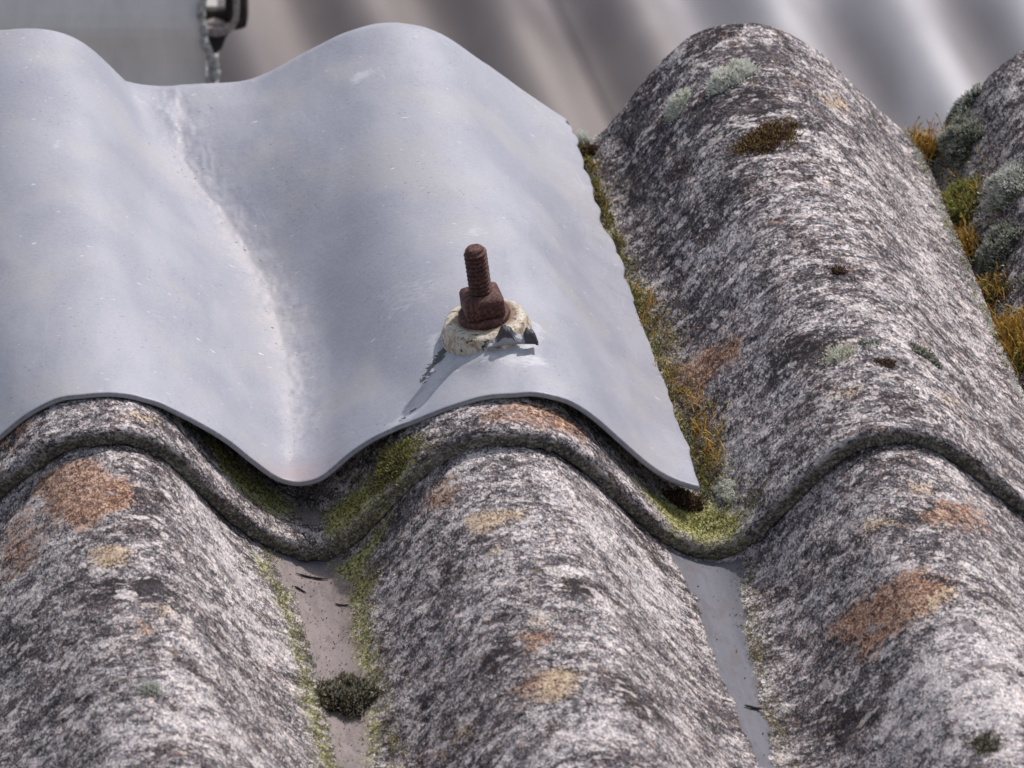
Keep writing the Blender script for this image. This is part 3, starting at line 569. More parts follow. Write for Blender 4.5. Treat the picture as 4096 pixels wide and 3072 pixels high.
def build_bolt():
    n0 = lead_at(*BOLT)
    fr = frame((BOLT[0], BOLT[1], n0-1.6), (-.12, .04, 1))
    root = empty('roof_bolt', W(BOLT[0], BOLT[1], n0))
    tag(root, 'rusty threaded bolt with square nut on a dirty cream plastic washer', 'bolt')
    # cream plastic cap washer
    m = N('dirty_cream_plastic'); q = m.mapv(m.node('ShaderNodeTexCoord').outputs['Object'], (1000, 1000, 1000))
    n1 = m.noise(q, .22, 5, .65); n2 = m.noise(m.mapv(q, (1, 1, .5), (0, 0, 0), (9, 4, 2)), .6, 5, .75)
    col = m.ramp(n1, [(.38, (.52, .49, .43)), (.52, (.56, .52, .44)), (.64, (.34, .25, .17))])
    col = m.mix(m.math('MULTIPLY', m.rng(n2, .50, .62), .7), col, (.25, .15, .07))
    col = m.mix(m.rng(m.noise(m.mapv(q, (.5, 1, 1)), .7, 5, .75), .56, .61), col, (.045, .035, .03))
    xyz = m.node('ShaderNodeSeparateXYZ'); m.put(xyz.inputs[0], q)
    rad = m.math('SQRT', m.math('ADD', m.math('POWER', m.math('ADD', xyz.outputs[0], 0), 2), m.math('POWER', xyz.outputs[1], 2)))
    col = m.mix(m.math('MULTIPLY', m.rng(m.math('ADD', rad, m.math('MULTIPLY', n2, 5)), 15, 12), .8), col, (.16, .085, .045))
    cream = m.done(col, .5, m.bump(n2, .0004, .4), .3)
    P, F = lathe([(0.01, 5.6), (8, 5.6), (12.6, 5.4), (14.0, 5.1), (14.9, 4.5), (15.3, 3.6), (15.6, 2.4), (16.1, 1.4), (16.6, .6), (16.6, -4)], 96, .012, 3)
    # the rim follows the crest: drop the sides
    P[:, 2] -= .0035*P[:, 0]**2; P[:, 2] += .5*fbm(P[:, 0]/4+9, P[:, 1]/4+9, 5, 3)*(P[:, 2] > 2)
    mesh_obj('plastic_washer', place(fr, P), F[:, ::-1], cream, root, attrs=None)
    # steel washer
    P, F = lathe([(0.01, 5.4), (9.2, 5.6), (9.7, 6.2), (9.5, 7.2), (8.8, 8.1), (0.01, 8.5)], 64, .02, 8)
    mesh_obj('steel_washer', place(fr, P), F, RUST, root)
    # square nut, chamfered
    def rsq(h, rc, n=64):
        a = np.linspace(0, 2*np.pi, n, endpoint=False)+R(12); c, s_ = np.cos(a-R(12)), np.sin(a-R(12))
        k = rc; r = (np.abs(c)**k+np.abs(s_)**k)**(-1/k); return np.stack([h*r*np.cos(a), h*r*np.sin(a)], -1)
    rows = []
    for z, h, k in ((8.2, 5.0, 7), (8.3, 6.9, 8), (8.8, 7.3, 9), (14.0, 7.3, 9), (15.0, 7.0, 7), (15.7, 6.3, 4), (16.2, 5.4, 3), (16.4, 4.0, 2)):
        p = rsq(h, k); rows.append(np.column_stack([p, np.full(64, z)]))
    P = np.concatenate(rows); P += .16*np.stack([fbm(P[:, 0]*.5+40, P[:, 2]*.5+P[:, 1]*.4+40, q_, 3) for q_ in (1, 2, 3)], -1)
    F = quads(len(rows), 64, wrap_c=True)
    mesh_obj('nut', place(fr, P), F, RUST, root)
    # threaded rod
    zs = np.arange(12, 34.9, .12); rows = []; a = np.linspace(0, 2*np.pi, 40, endpoint=False)
    for z in zs:
        ph = ((z/1.75-a/(2*np.pi)) % 1); tr = np.abs(ph-.5)*2
        r = 3.15+1.1*np.clip(tr*1.3-.1, 0, 1)*(1 if z < 33.2 else max(0, 1-(z-33.2)/1.4))
        if z > 34: r = r-(z-34)**2*.35
        rows.append(np.column_stack([r*np.cos(a), r*np.sin(a), np.full(40, z)]))
    rows.append(np.column_stack([2.2*np.cos(a), 2.2*np.sin(a), np.full(40, zs[-1]+.25)])); rows.append(np.column_stack([.01*np.cos(a), .01*np.sin(a), np.full(40, zs[-1]+.3)]))
    P = np.concatenate(rows); P += .11*np.stack([fbm(P[:, 0]*.8+40, P[:, 2]*.6+P[:, 1]*.8+40, q_, 3) for q_ in (4, 5, 6)], -1)
    mesh_obj('threaded_rod', place(fr, P), quads(len(rows), 40, wrap_c=True), RUST, root)
    # curled scrap of flashing torn up in front of the washer
    return root, fr
bolt, bfr = build_bolt()
def curl():
    """a tongue of the flashing, torn loose at the washer's front right and crumpled upward"""
    nu, nv = 70, 34; U, Vv = np.meshgrid(np.linspace(0, 1, nu), np.linspace(0, 1, nv))
    hgt = (1.6+5.0*np.exp(-((U-.40)/.17)**2)+3.8*np.exp(-((U-.86)/.10)**2)+1.6*U)*(1+.35*fbm(U*14, U*0+3, 91, 3))*np.clip((1-U)/.03, .15, 1)
    ang = R(-20)+Vv*R(150)                                     # leaves the sheet, stands up, leans back
    x = 1.0+17.5*U+1.0*Vv*(U-.5)+.5*fbm(U*5, Vv*4, 93, 3)
    v = -16.6+U*4.4-1.0*np.sin(Vv*np.pi)*(1+.5*U)+2.6*Vv**2+.8*fbm(U*6+3, Vv*3, 94, 3)*Vv
    z = 1.9-.011*(x-2)**2+hgt*np.sin(Vv*np.pi*.60)+.5*fbm(U*7+9, Vv*3, 97, 3)*Vv
    P = np.stack([x, v, z], -1).reshape(-1, 3)
    f = quads(nv, nu); n = smooth_normals(x, v, z).reshape(-1, 3); Q = np.concatenate([P, P-n*.55])
    k = nu*nv; loop = np.concatenate([np.arange(nu), np.arange(1, nv)*nu+nu-1, (nv-1)*nu+np.arange(nu-2, -1, -1), np.arange(nv-2, 0, -1)*nu])
    F = np.concatenate([f, f[:, ::-1]+k, np.stack([loop, loop+k, np.roll(loop, -1)+k, np.roll(loop, -1)], -1)])
    q = np.stack([U*20, Vv*10, U*0], -1).reshape(-1, 3); q = np.concatenate([q, q])
    tn = np.concatenate([(np.clip((U-.74)/.05, 0, 1)*1.1+.4*Vv+1.1*np.exp(-((U-.40)/.16)**2)*np.clip((Vv-.22)/.1, 0, 1)).ravel(), np.full(k, .9)])
    o = mesh_obj('torn_flap', place(bfr, Q), F, LEAD, parent=lead, attrs={
        'sheet': ('FLOAT_VECTOR', q), 'stains': ('FLOAT_COLOR', np.column_stack([tn*0, tn*0+.35, tn, tn*0+1])), 'pink': ('FLOAT', tn*0), 'edge': ('FLOAT', tn*0)})
    tag(o, 'torn flap curled up against the washer')
curl()

# ---------------------------------------------------------------- mosses
def surf_pt(surf, p, v):
    if surf == 'B': n, nx, nn = on_top(p); return p-SH*v, v, n+crown(p, v), nx, nn
    if surf == 'A': n, nx, nn = on_under(p); return p-SH*v, v, n-.4, nx, nn
    n, nx, nn = on_under(p+8); return p-SH*v, v, n+.6, nx, nn
def surf_pts(surf, p, v):
    x, v, n, nx, nn = surf_pt(surf, np.asarray(p, float), np.asarray(v, float))
    return np.stack([x, v, n], -1), np.stack([nx, nx*0, nn], -1)
def blades(base, dirs, length, width, tint0, tint1, seed, curve=.3):
    """each leaf is a narrow kite of two triangles; base (k,3) local mm"""
    r = np.random.RandomState(seed); k = len(base)
    side = np.cross(dirs, r.normal(size=(k, 3))); side /= np.linalg.norm(side, axis=1, keepdims=True)
    bend = np.cross(side, dirs)*curve*length[:, None]
    mid = base+dirs*length[:, None]*.5+bend*.25; tip = base+dirs*length[:, None]+bend
    w_ = width[:, None]*.5
    P = np.stack([base, mid-side*w_, mid+side*w_, tip], 1).reshape(-1, 3)
    i = np.arange(k)*4; F = np.concatenate([np.stack([i, i+1, i+2], -1), np.stack([i+1, i+3, i+2], -1)])
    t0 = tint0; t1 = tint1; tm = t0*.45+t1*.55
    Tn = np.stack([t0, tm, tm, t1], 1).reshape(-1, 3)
    return P, F, Tn
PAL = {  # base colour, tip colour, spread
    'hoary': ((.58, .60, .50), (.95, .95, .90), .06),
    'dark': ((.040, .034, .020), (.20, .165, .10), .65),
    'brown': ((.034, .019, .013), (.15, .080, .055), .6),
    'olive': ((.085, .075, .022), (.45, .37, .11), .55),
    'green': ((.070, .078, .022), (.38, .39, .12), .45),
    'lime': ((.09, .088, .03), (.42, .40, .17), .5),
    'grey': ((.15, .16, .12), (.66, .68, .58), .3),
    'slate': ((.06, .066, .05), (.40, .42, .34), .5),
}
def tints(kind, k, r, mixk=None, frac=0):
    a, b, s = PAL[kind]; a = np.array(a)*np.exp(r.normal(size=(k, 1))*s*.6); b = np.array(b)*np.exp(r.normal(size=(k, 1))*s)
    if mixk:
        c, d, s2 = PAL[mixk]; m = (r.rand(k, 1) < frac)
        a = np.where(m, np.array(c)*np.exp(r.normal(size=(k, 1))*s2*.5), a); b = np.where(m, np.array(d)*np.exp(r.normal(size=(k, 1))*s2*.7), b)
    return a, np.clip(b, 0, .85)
def dome(surf, p, v, rs, rv, h, seed, rot=0, dens=7.0, kind='dark', mixk=None, frac=.2, blen=1.5, bw=.42, flat=1.0):
    r = np.random.RandomState(seed); area = math.pi*rs*rv; k = int(area*dens)
    rad = np.sqrt(r.rand(k)); a = r.rand(k)*2*np.pi; shape = 1+.55*fbm(np.cos(a)*2.2+50, np.sin(a)*2.2+50, seed, 4)+.10*r.normal(size=k)*rad
    u = rad*np.cos(a)*shape; w_ = rad*np.sin(a)*shape
    lump = 1.5*fbm(u*rs/2.6+40, w_*rv/2.6+40, seed+2, 3)
    hh = h*np.sqrt(np.clip(1-rad**2.4, 0, 1))*(1+.30*lump)
    c, s_ = math.cos(rot), math.sin(rot); ds = (u*rs*c-w_*rv*s_); dv = (u*rs*s_+w_*rv*c)
    _, nx, nn = on_top(p) if surf == 'B' else on_under(p+(8 if surf == 'D' else 0))
    pos, nor = surf_pts(surf, p+ds*max(nn, .35), v+dv)
    out = nor*(.9)+ (np.stack([ds, dv, ds*0], -1)/max(rs, rv))*.75+r.normal(size=(k, 3))*.34
    out[:, 2] += .25
    out /= np.linalg.norm(out, axis=1, keepdims=True)
    base = pos+nor*(hh-.9)[:, None]
    t0, t1 = tints(kind, k, r, mixk, frac)
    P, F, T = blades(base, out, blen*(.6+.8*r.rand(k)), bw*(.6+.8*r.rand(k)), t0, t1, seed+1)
    # cushion body beneath the leaves
    g = 22; gu, gw = np.meshgrid(np.linspace(0, 1, g), np.linspace(0, 2*np.pi, 40, endpoint=False), indexing='ij')
    sh = .93+.55*fbm(np.cos(gw)*2.2+50, np.sin(gw)*2.2+50, seed, 4); U = gu*np.cos(gw)*sh; V_ = gu*np.sin(gw)*sh
    H = h*np.sqrt(np.clip(1-gu**2.4, 0, 1))*(1+.45*fbm(U*rs/2.6+40, V_*rv/2.6+40, seed+2, 3))-.7
    ds = U*rs*c-V_*rv*s_; dv = U*rs*s_+V_*rv*c
    pos, nor = surf_pts(surf, (p+ds*max(nn, .35)).ravel(), (v+dv).ravel()); B = pos+nor*H.ravel()[:, None]
    BF = quads(g, 40, wrap_c=True); BT = np.tile(np.array(PAL[kind][0])*.9, (len(B), 1))
    return (P, F, T), (B, BF, BT)
def setae(surf, pts, lo, hi, seed, cols=((.55, .28, .04), (.90, .66, .20)), lean=(0, 0, 1), h0=1.0, rad=.21, spread=.55, caps=.5):
    """hair-thin curved stalks, some tipped with a spore capsule"""
    r = np.random.RandomState(seed); V_, F_, T_ = [], [], []; n = 0
    for p, v in pts:
        pos, nor = surf_pts(surf, [p], [v]); b = pos[0]+nor[0]*h0
        d = np.array(lean)+nor[0]*.5+r.normal(size=3)*spread; d /= np.linalg.norm(d); L = lo+(hi-lo)*r.rand()
        c = np.cross(d, r.normal(size=3)); c /= np.linalg.norm(c); bend = c*L*r.uniform(.1, .55)
        col = np.array(cols[0])+(np.array(cols[1])-cols[0])*r.rand(); m = 7
        cap = r.rand() < caps
        s1 = np.cross(d, c)
        for i in range(m):
            t = i/(m-1); q = b+d*L*t*(1-.15*t)+bend*t*t; rr = rad*(1-.35*t)
            if cap and i >= m-2: rr = rad*(1.9 if i == m-2 else .5)
            for j in range(3):
                a = j*2*np.pi/3; V_.append(q+(c*math.cos(a)+s1*math.sin(a))*rr); T_.append(col*(1.0 if not (cap and i >= m-2) else .55))
            if i:
                for j in range(3):
                    j2 = (j+1) % 3; A = n+(i-1)*3; F_.append((A+j, A+j2, A+3+j2, A+3+j))
        n += m*3
    return np.array(V_), np.array(F_), np.array(T_)
def moss_mesh(name, pieces, parent=None, origin=None):
    vs, fs, ts = [], [], []; n = 0
    for P, F, T in pieces:
        if not len(P): continue
        vs.append(P); ts.append(T); fs += [tuple(int(a)+n for a in q) for q in F]; n += len(P)
    P = np.concatenate(vs); T = np.concatenate(ts)
    co = W(P[:, 0], P[:, 1], P[:, 2])
    return mesh_obj(name, co, fs, MOSS, parent, origin=origin, smooth=False, attrs={'tint': ('FLOAT_COLOR', np.column_stack([np.clip(T, 0, 1), np.ones(len(T))]))})
GM = 'moss cushions on the roofing sheets'
def cushion(label, surf, p, v, rs, rv, h, seed, kind, rot=0, stalks=0, scol=None, lean=(0, 0, 1), slen=(4, 8), **kw):
    bl, body = dome(surf, p, v, rs, rv, h, seed, rot, kind=kind, **kw)
    pos, nor = surf_pts(surf, [p], [v]); org = W(*pos[0])
    o = moss_mesh('moss_cushion', [body, bl], None, org); tag(o, label, 'moss', GM)
    if stalks:
        r = np.random.RandomState(seed+50); pts = [(p+r.normal()*rs*.5, v+r.normal()*rv*.5) for _ in range(stalks)]
        k = {} if scol is None else {'cols': scol}
        moss_mesh('spore_stalks', [setae(surf, pts, slen[0], slen[1], seed+60, h0=h*.6, lean=lean, **k)], o)
    return o
cushion('long pale hoary moss cushion high on the right crest, above its smaller twin', 'B', 124.4, 232.8, 10, 6.5, 3.8, 101, 'hoary', rot=R(28), mixk='lime', frac=.10, blen=1.7, dens=9)
cushion('small hoary moss cushion below and left of the longer pale one', 'B', 106, 236.5, 7, 6, 3.2, 102, 'hoary', rot=R(20), mixk='green', frac=.18, blen=1.6, dens=9)
cushion('flat reddish brown moss patch near the top of the right crest', 'B', 131.6, 190.4, 13.5, 8.5, 1.1, 103, 'brown', rot=R(20), mixk='olive', frac=.25, blen=1.3)
cushion('tiny round dark brown moss tuft alone on the right crest', 'B', 138.3, 99.6, 3.0, 3.2, 2.2, 104, 'brown', mixk='grey', frac=.08, blen=1.1)
cushion('pale moss mat on the left shoulder of the right crest', 'B', 127.6, 48.8, 6.5, 4.5, 1.4, 105, 'hoary', rot=R(15), mixk='olive', frac=.3, blen=1.3)
cushion('narrow grey moss strip on the right shoulder of the right crest', 'B', 160.4, 58.4, 7, 3.2, 2.2, 106, 'grey', rot=R(-12), mixk='dark', frac=.4, blen=1.3)
cushion('small dark brown moss tuft between the pale mat and grey strip', 'B', 142, 40.8, 4.5, 3.0, 1.5, 107, 'brown', mixk='dark', frac=.4, blen=1.1)
cushion('small sparse dark moss tuft above the brown one on the right crest', 'B', 139, 53.5, 5.2, 2.2, 1.2, 108, 'slate', mixk='hoary', frac=.25, blen=1.1)
cushion('dark finger shaped moss cushion with frosted rim on the far right flank', 'D', 225.5, 268, 11, 4.5, 3.4, 109, 'slate', rot=R(0), mixk='hoary', frac=.28, blen=1.8)
cushion('large slate green moss cushion in the upper mossy hollow', 'D', 222, 251, 12, 11, 7, 110, 'slate', mixk='grey', frac=.3, blen=1.6)
cushion('yellow green moss cushion in the middle of the mossy hollow', 'D', 213.5, 219, 10, 12, 6, 111, 'green', mixk='lime', frac=.25, blen=1.8, stalks=60, lean=(.1, .3, .8), slen=(3, 6))
cushion('frosted hoary moss cushion at the right border of the hollow', 'D', 228, 203, 12, 8, 6.5, 112, 'grey', mixk='hoary', frac=.5, blen=1.9)
cushion('dark moss cushion beneath the frosted one in the hollow', 'D', 219, 180, 11, 9, 6, 113, 'slate', mixk='grey', frac=.45, blen=1.6)
cushion('small dark moss cushion low in the hollow by the stalks', 'D', 212, 161, 7, 8, 4.5, 114, 'dark', mixk='olive', frac=.5, blen=1.6, stalks=45, lean=(0, .2, .9), slen=(3, 7))
cushion('golden tuft of spore stalks at the top of the mossy hollow', 'D', 208, 260, 9.5, 8, 5.5, 115, 'olive', mixk='brown', frac=.3, stalks=260, lean=(0, .2, 1.1), slen=(4, 9), blen=1.6)
cushion('golden tuft of spore stalks halfway down the mossy hollow', 'D', 209, 193, 6, 10, 4, 116, 'olive', mixk='dark', frac=.4, stalks=170, lean=(0, .3, .9), slen=(4, 8), blen=1.5)
cushion('bright golden moss tuft lowest in the hollow at the right', 'D', 211.5, 124, 8.5, 17, 6, 117, 'olive', mixk='lime', frac=.15, stalks=330, lean=(-.1, .3, 1), slen=(4, 9), blen=1.6)
cushion('dark mound of moss sitting in the left smooth hollow', 'A', -73.0, -83, 11.5, 11.5, 6.5, 118, 'dark', mixk='grey', frac=.3, blen=1.5, dens=8)
cushion('tiny pale green moss tuft on the lower left crest', 'A', -146.8, -141.2, 4.2, 3.6, 1.4, 119, 'grey', mixk='hoary', frac=.35, blen=1.0)
cushion('flat dark moss patch at the lower right corner', 'A', 130, -170, 7, 7, .9, 120, 'dark', mixk='grey', frac=.35, blen=1.0, dens=4)
cushion('pale lichen tuft just past the flashing tip', 'B', 82.5, 26, 4.2, 6.5, 1.6, 122, 'hoary', mixk='green', frac=.2, blen=1.1)
cushion('dark crumbly moss wad under the flashing tip', 'B', 66.5, 22.5, 7, 5, 4.5, 123, 'brown', mixk='dark', frac=.5, blen=1.3)
cushion('deep green moss cushion on the sheet lip under the flashing', 'B', -41, 9, 9.5, 9, 2.4, 124, 'green', mixk='dark', frac=.5, blen=1.4, rot=R(30))
cushion('white fluffy tuft at the top of the flashing edge', 'B', 74, 268, 3.5, 3.5, 3.0, 125, 'hoary', blen=2.0)
cushion('dark reddish clot behind the top of the flashing edge', 'B', 75.5, 260, 3.5, 4, 3.0, 126, 'brown', blen=1.0)

def growth(label, name, surf, line, n, hw, seed, kinds, h=1.6, stalks=(), blen=1.7, parent=None, bw=.42, scol=None, slen=(4, 8)):
    """uncountable low growth following a line"""
    r = np.random.RandomState(seed); L = np.array(line, float); d = np.concatenate([[0], np.cumsum(np.hypot(*np.diff(L[:, :2], axis=0).T))])
    t = r.rand(n)*d[-1]; p = np.interp(t, d, L[:, 0]); v = np.interp(t, d, L[:, 1]); wd = np.interp(t, d, L[:, 2])
    keep = vnoise(t/7+11, t*0+seed, seed) > .15; p, v, wd = p[keep], v[keep], wd[keep]; k = len(p)
    off = r.normal(size=k)*.5; p = p+off*wd; v = v+r.normal(size=k)*hw
    dn = fbm(p/4+60, v/4+60, seed, 3) > -.25; p, v, off = p[dn], v[dn], off[dn]; k = len(p)
    pos, nor = surf_pts(surf, p, v); dr = nor+r.normal(size=(k, 3))*.5; dr /= np.linalg.norm(dr, axis=1, keepdims=True)
    zone = fbm(p/9+30, v/9+30, seed+8, 3)
    t0 = np.zeros((k, 3)); t1 = np.zeros((k, 3)); edges = np.linspace(-.45, .45, len(kinds)+1); idx = np.clip(np.digitize(zone+r.normal(size=k)*.12, edges)-1, 0, len(kinds)-1)
    for i, kd in enumerate(kinds):
        a, b = tints(kd, k, r); t0[idx == i] = a[idx == i]; t1[idx == i] = b[idx == i]
    hh = h*np.clip(1-np.abs(off)/1.2, 0, 1)*r.rand(k)
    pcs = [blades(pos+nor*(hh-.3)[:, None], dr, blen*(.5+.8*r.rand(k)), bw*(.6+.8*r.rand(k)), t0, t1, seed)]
    for (p0, v0, sp, sv, ns) in stalks:
        pts = [(p0+r.normal()*sp, v0+r.normal()*sv) for _ in range(ns)]
        kk = {} if scol is None else {'cols': scol}
        pcs.append(setae(surf, pts, slen[0], slen[1], seed+int(v0*7) % 97+3, lean=(.35, 0, .9), **kk))
    pos0, _ = surf_pts(surf, [L[0, 0]], [L[0, 1]])
    o = moss_mesh(name, pcs, None, W(*pos0[0])); tag(o, label, 'moss', None, 'stuff'); return o
growth('strip of golden and green moss creeping out along the torn flashing edge', 'moss', 'B',
       [(74, 266, 3), (73, 238, 4.5), (73.5, 200, 4), (73.5, 170, 6), (76, 144, 9), (77, 128, 10), (76, 105, 9), (78.5, 85, 9), (80.5, 62, 10), (80, 42, 9), (78, 28, 8)], 11500, 2.0, 301,
       ['dark', 'olive', 'green', 'brown', 'grey'], h=2.6, stalks=((74.5, 232, 1.3, 7, 12), (77, 150, 2.4, 7, 42), (77, 134, 2.4, 5, 16), (77.5, 104, 2.6, 5, 20), (82, 78, 2.6, 5, 36), (82.5, 60, 2.6, 6, 60), (82, 46, 2.6, 6, 40)), slen=(2.5, 6))
growth('pale green moss line growing along the side lap of the right crest', 'moss', 'B',
       [(203.6, 268, 2.2), (203.4, 225, 2.6), (203.2, 180, 2.2), (203.4, 130, 1.6), (203.4, 85, 1.4)], 4200, 2, 302, ['grey', 'hoary', 'green', 'hoary'], h=.8, blen=1.2, stalks=((205, 262, 1, 3, 16),))
growth('dark mossy litter filling the hollow between the right crest and the border', 'moss', 'D', [(210, 262, 12), (214, 220, 16), (215, 180, 15), (213, 140, 14), (211, 100, 10)], 9000, 2.5, 312,
       ['slate', 'grey', 'olive', 'dark', 'hoary', 'brown'], h=3.2, blen=1.7, stalks=((207, 222, 3, 10, 40), (208, 160, 3, 12, 50)), slen=(3, 6))
growth('yellow green growth in the hollow of the lap below the flashing tip', 'moss', 'B', [(60, 8, 12), (72, 14, 16), (86, 10, 12), (92, 6, 8)], 2600, 4.5, 303, ['lime', 'green', 'dark', 'lime'], h=.6, blen=1.0, bw=.35)
growth('green growth on the lap beside the middle crest', 'moss', 'B', [(-30, 8, 8), (-44, 7, 10), (-54, 8, 10), (-60, 10, 8)], 2600, 5.5, 304, ['dark', 'green', 'olive', 'green'], h=.7, blen=1.1, bw=.35)
growth('yellow green growth down the left bank of the left hollow', 'moss', 'A', [(-89, -2, 5), (-86, -30, 5), (-84, -60, 5), (-85, -90, 5), (-83, -118, 6), (-82, -160, 6)], 3000, 2, 305, ['lime', 'green', 'grey', 'lime'], h=.9, blen=1.1, bw=.38)
growth('olive growth down the right bank of the left hollow', 'moss', 'A', [(-50, -2, 8), (-56, -14, 7), (-60, -40, 5.5), (-60, -66, 5), (-60, -100, 4), (-60, -150, 4)], 2400, 2, 306, ['olive', 'green', 'dark', 'lime'], h=.7, blen=1.0, bw=.35)
growth('sparse olive growth down the right bank of the right hollow', 'moss', 'A', [(84, -4, 5), (78, -30, 3.5), (76, -60, 3.5), (76, -100, 4), (77, -150, 5)], 1300, 2, 307, ['olive', 'green', 'dark', 'grey'], h=.7, blen=1.0, bw=.35)

growth('grit and moss crumbs scattered in the left hollow', 'litter', 'A', [(-75, -4, 12), (-71, -60, 11), (-70, -150, 11)], 420, 3, 320, ['dark', 'brown', 'dark', 'olive'], h=.2, blen=.9, bw=.55)
growth('grit and moss crumbs scattered in the right hollow', 'litter', 'A', [(73, -4, 12), (71, -60, 8), (70, -150, 7)], 110, 3, 321, ['dark', 'brown', 'dark', 'olive'], h=.2, blen=.9, bw=.5)
growth('grit crumbs scattered over the lap floor under the flashing', 'litter', 'B', [(-84, 20, 14), (-70, 12, 20), (-60, 20, 12)], 500, 5, 322, ['dark', 'brown', 'olive', 'dark'], h=.2, blen=.9, bw=.5)
# bits of twig and dead leaf
m_ = N('dry_twig'); DRY = m_.done((.022, .018, .016), .9)
def twig(label, surf, p, v, L, ang, seed, rad=.38):
    r = np.random.RandomState(seed); m = 12; t = np.linspace(-.5, .5, m); cv = r.uniform(-.18, .18)
    ds = t*L*math.cos(ang)-cv*L*(t*t*4-1)*math.sin(ang)*.5; dv = t*L*math.sin(ang)+cv*L*(t*t*4-1)*math.cos(ang)*.5
    _, nx, nn = on_top(p) if surf == 'B' else on_under(p)
    pos, nor = surf_pts(surf, p+ds*nn, v+dv); pos = pos+nor*(rad*.8+.15*r.rand(m)[:, None])
    rows = []
    tn = np.gradient(pos, axis=0); tn /= np.linalg.norm(tn, axis=1, keepdims=True); b = np.cross(tn, nor)
    a = np.linspace(0, 2*np.pi, 7, endpoint=False)
    for i in range(m):
        rr = rad*(1-.7*abs(2*t[i])**3)*(.8+.4*r.rand()); rows.append(pos[i]+rr*(np.cos(a)[:, None]*nor[i]+np.sin(a)[:, None]*b[i]))
    P = np.concatenate(rows); o = mesh_obj('twig', W(P[:, 0], P[:, 1], P[:, 2]), quads(m, 7, wrap_c=True), DRY, origin=W(*pos[m//2]))
    tag(o, label, 'twig', 'bits of twig in the hollows')
twig('thin black twig lying across the left hollow just below the lap', 'A', -74, -11.2, 12, R(-10), 1)
twig('short black twig bit further down the left hollow', 'A', -79.5, -20, 5, R(-30), 2)
twig('black twig sticking out over the edge of the right hollow', 'A', 69.5, -88, 7, R(-8), 3, .5)
twig('short black twig on the lap floor under the flashing', 'B', -76, 29, 7, R(-25), 4)
twig('small black twig bit at the mouth of the lap hollow', 'B', -70, 26.5, 6, R(-12), 5)
twig('slender dark twig bit low in the left hollow above the mound', 'A', -65.5, -28, 6, R(-30), 6, .28)

# ---------------------------------------------------------------- metal housing with its clasp, just beyond the ridge
def zinc():
    m = N('dull_zinc_sheet'); q = m.mapv(m.node('ShaderNodeTexCoord').outputs['Object'], (1000, 1000, 1000))
    a = m.noise(m.mapv(q, (1, 1, .25)), .09, 4, .6); b = m.noise(m.mapv(q, (1, 1, .4), (0, 0, 0), (7, 7, 7)), .5, 3, .6)
    col = m.ramp(a, [(.3, (.68, .64, .635)), (.5, (.75, .705, .69)), (.7, (.80, .75, .73))])
    col = m.mix(m.math('MULTIPLY', m.rng(b, .45, .7), .25), col, (.82, .77, .74))
    # tan water mark along the fold
    z = m.node('ShaderNodeSeparateXYZ'); m.put(z.inputs[0], q)
    return m, q, col, z
def ray_pt(px, py, y):       # a point of the housing's front, given in its own plane at distance y behind the ridge
    return px, py
def build_housing():
    Y0 = .62                                            # world distance beyond the lap, metres
    m, q, col, z = zinc()
    band = m.math('MULTIPLY', m.rng(z.outputs[2], 4, 9), m.rng(z.outputs[2], 15, 9))
    col = m.mix(m.math('MULTIPLY', band, .35), col, (.66, .58, .51))
    col = m.mix(m.math('MULTIPLY', m.math('MULTIPLY', m.rng(z.outputs[2], 10, 17), m.rng(z.outputs[2], 26, 18)), .3), col, (.36, .34, .35))
    Z = m.done(col, .55, m.bump(m.noise(q, .2, 4, .6), .0006, .4), .5)
    return Y0, Z
Y0, ZINC = build_housing()
def Hpt(px, py, y):          # picture plane -> housing front plane (vertical plane at world depth y), metres
    F = LENS/36*2212; dx = (px-1106)/F; dy = -(py-829.5)/F
    up = np.array([0, math.sin(PITCH), math.cos(PITCH)]); d = VIEW+np.array([dx, 0, 0])+up*dy
    return EYE+d*((y-EYE[1])/d[1])
c0 = Hpt(440, 100, Y0)
root = empty('metal_housing', (c0[0]-.1, Y0+.06, c0[2]-.25)); tag(root, 'dull grey sheet metal housing with rough sealed corner behind the flashing', 'metal housing')
def box_bevel(name, x0, x1, y0, y1, z0, z1, mat, parent, bev=.0012):
    import bmesh
    bm = bmesh.new(); bmesh.ops.create_cube(bm, size=1)
    for v_ in bm.verts: v_.co = Vector((x0+(x1-x0)*(v_.co.x+.5), y0+(y1-y0)*(v_.co.y+.5), z0+(z1-z0)*(v_.co.z+.5)))
    bmesh.ops.bevel(bm, geom=list(bm.edges), offset=bev, segments=2, affect='EDGES')
    me = bpy.data.meshes.new(name); o = bpy.data.objects.new(name, me)
    org = Vector(parent.location) if parent else Vector(((x0+x1)/2, (y0+y1)/2, z0))
    for v_ in bm.verts: v_.co -= org
    bm.to_mesh(me); bm.free(); me.materials.append(mat); C.objects.link(o)
    if parent: o.parent = parent
    else: o.location = org
    return o
zc = c0[2]
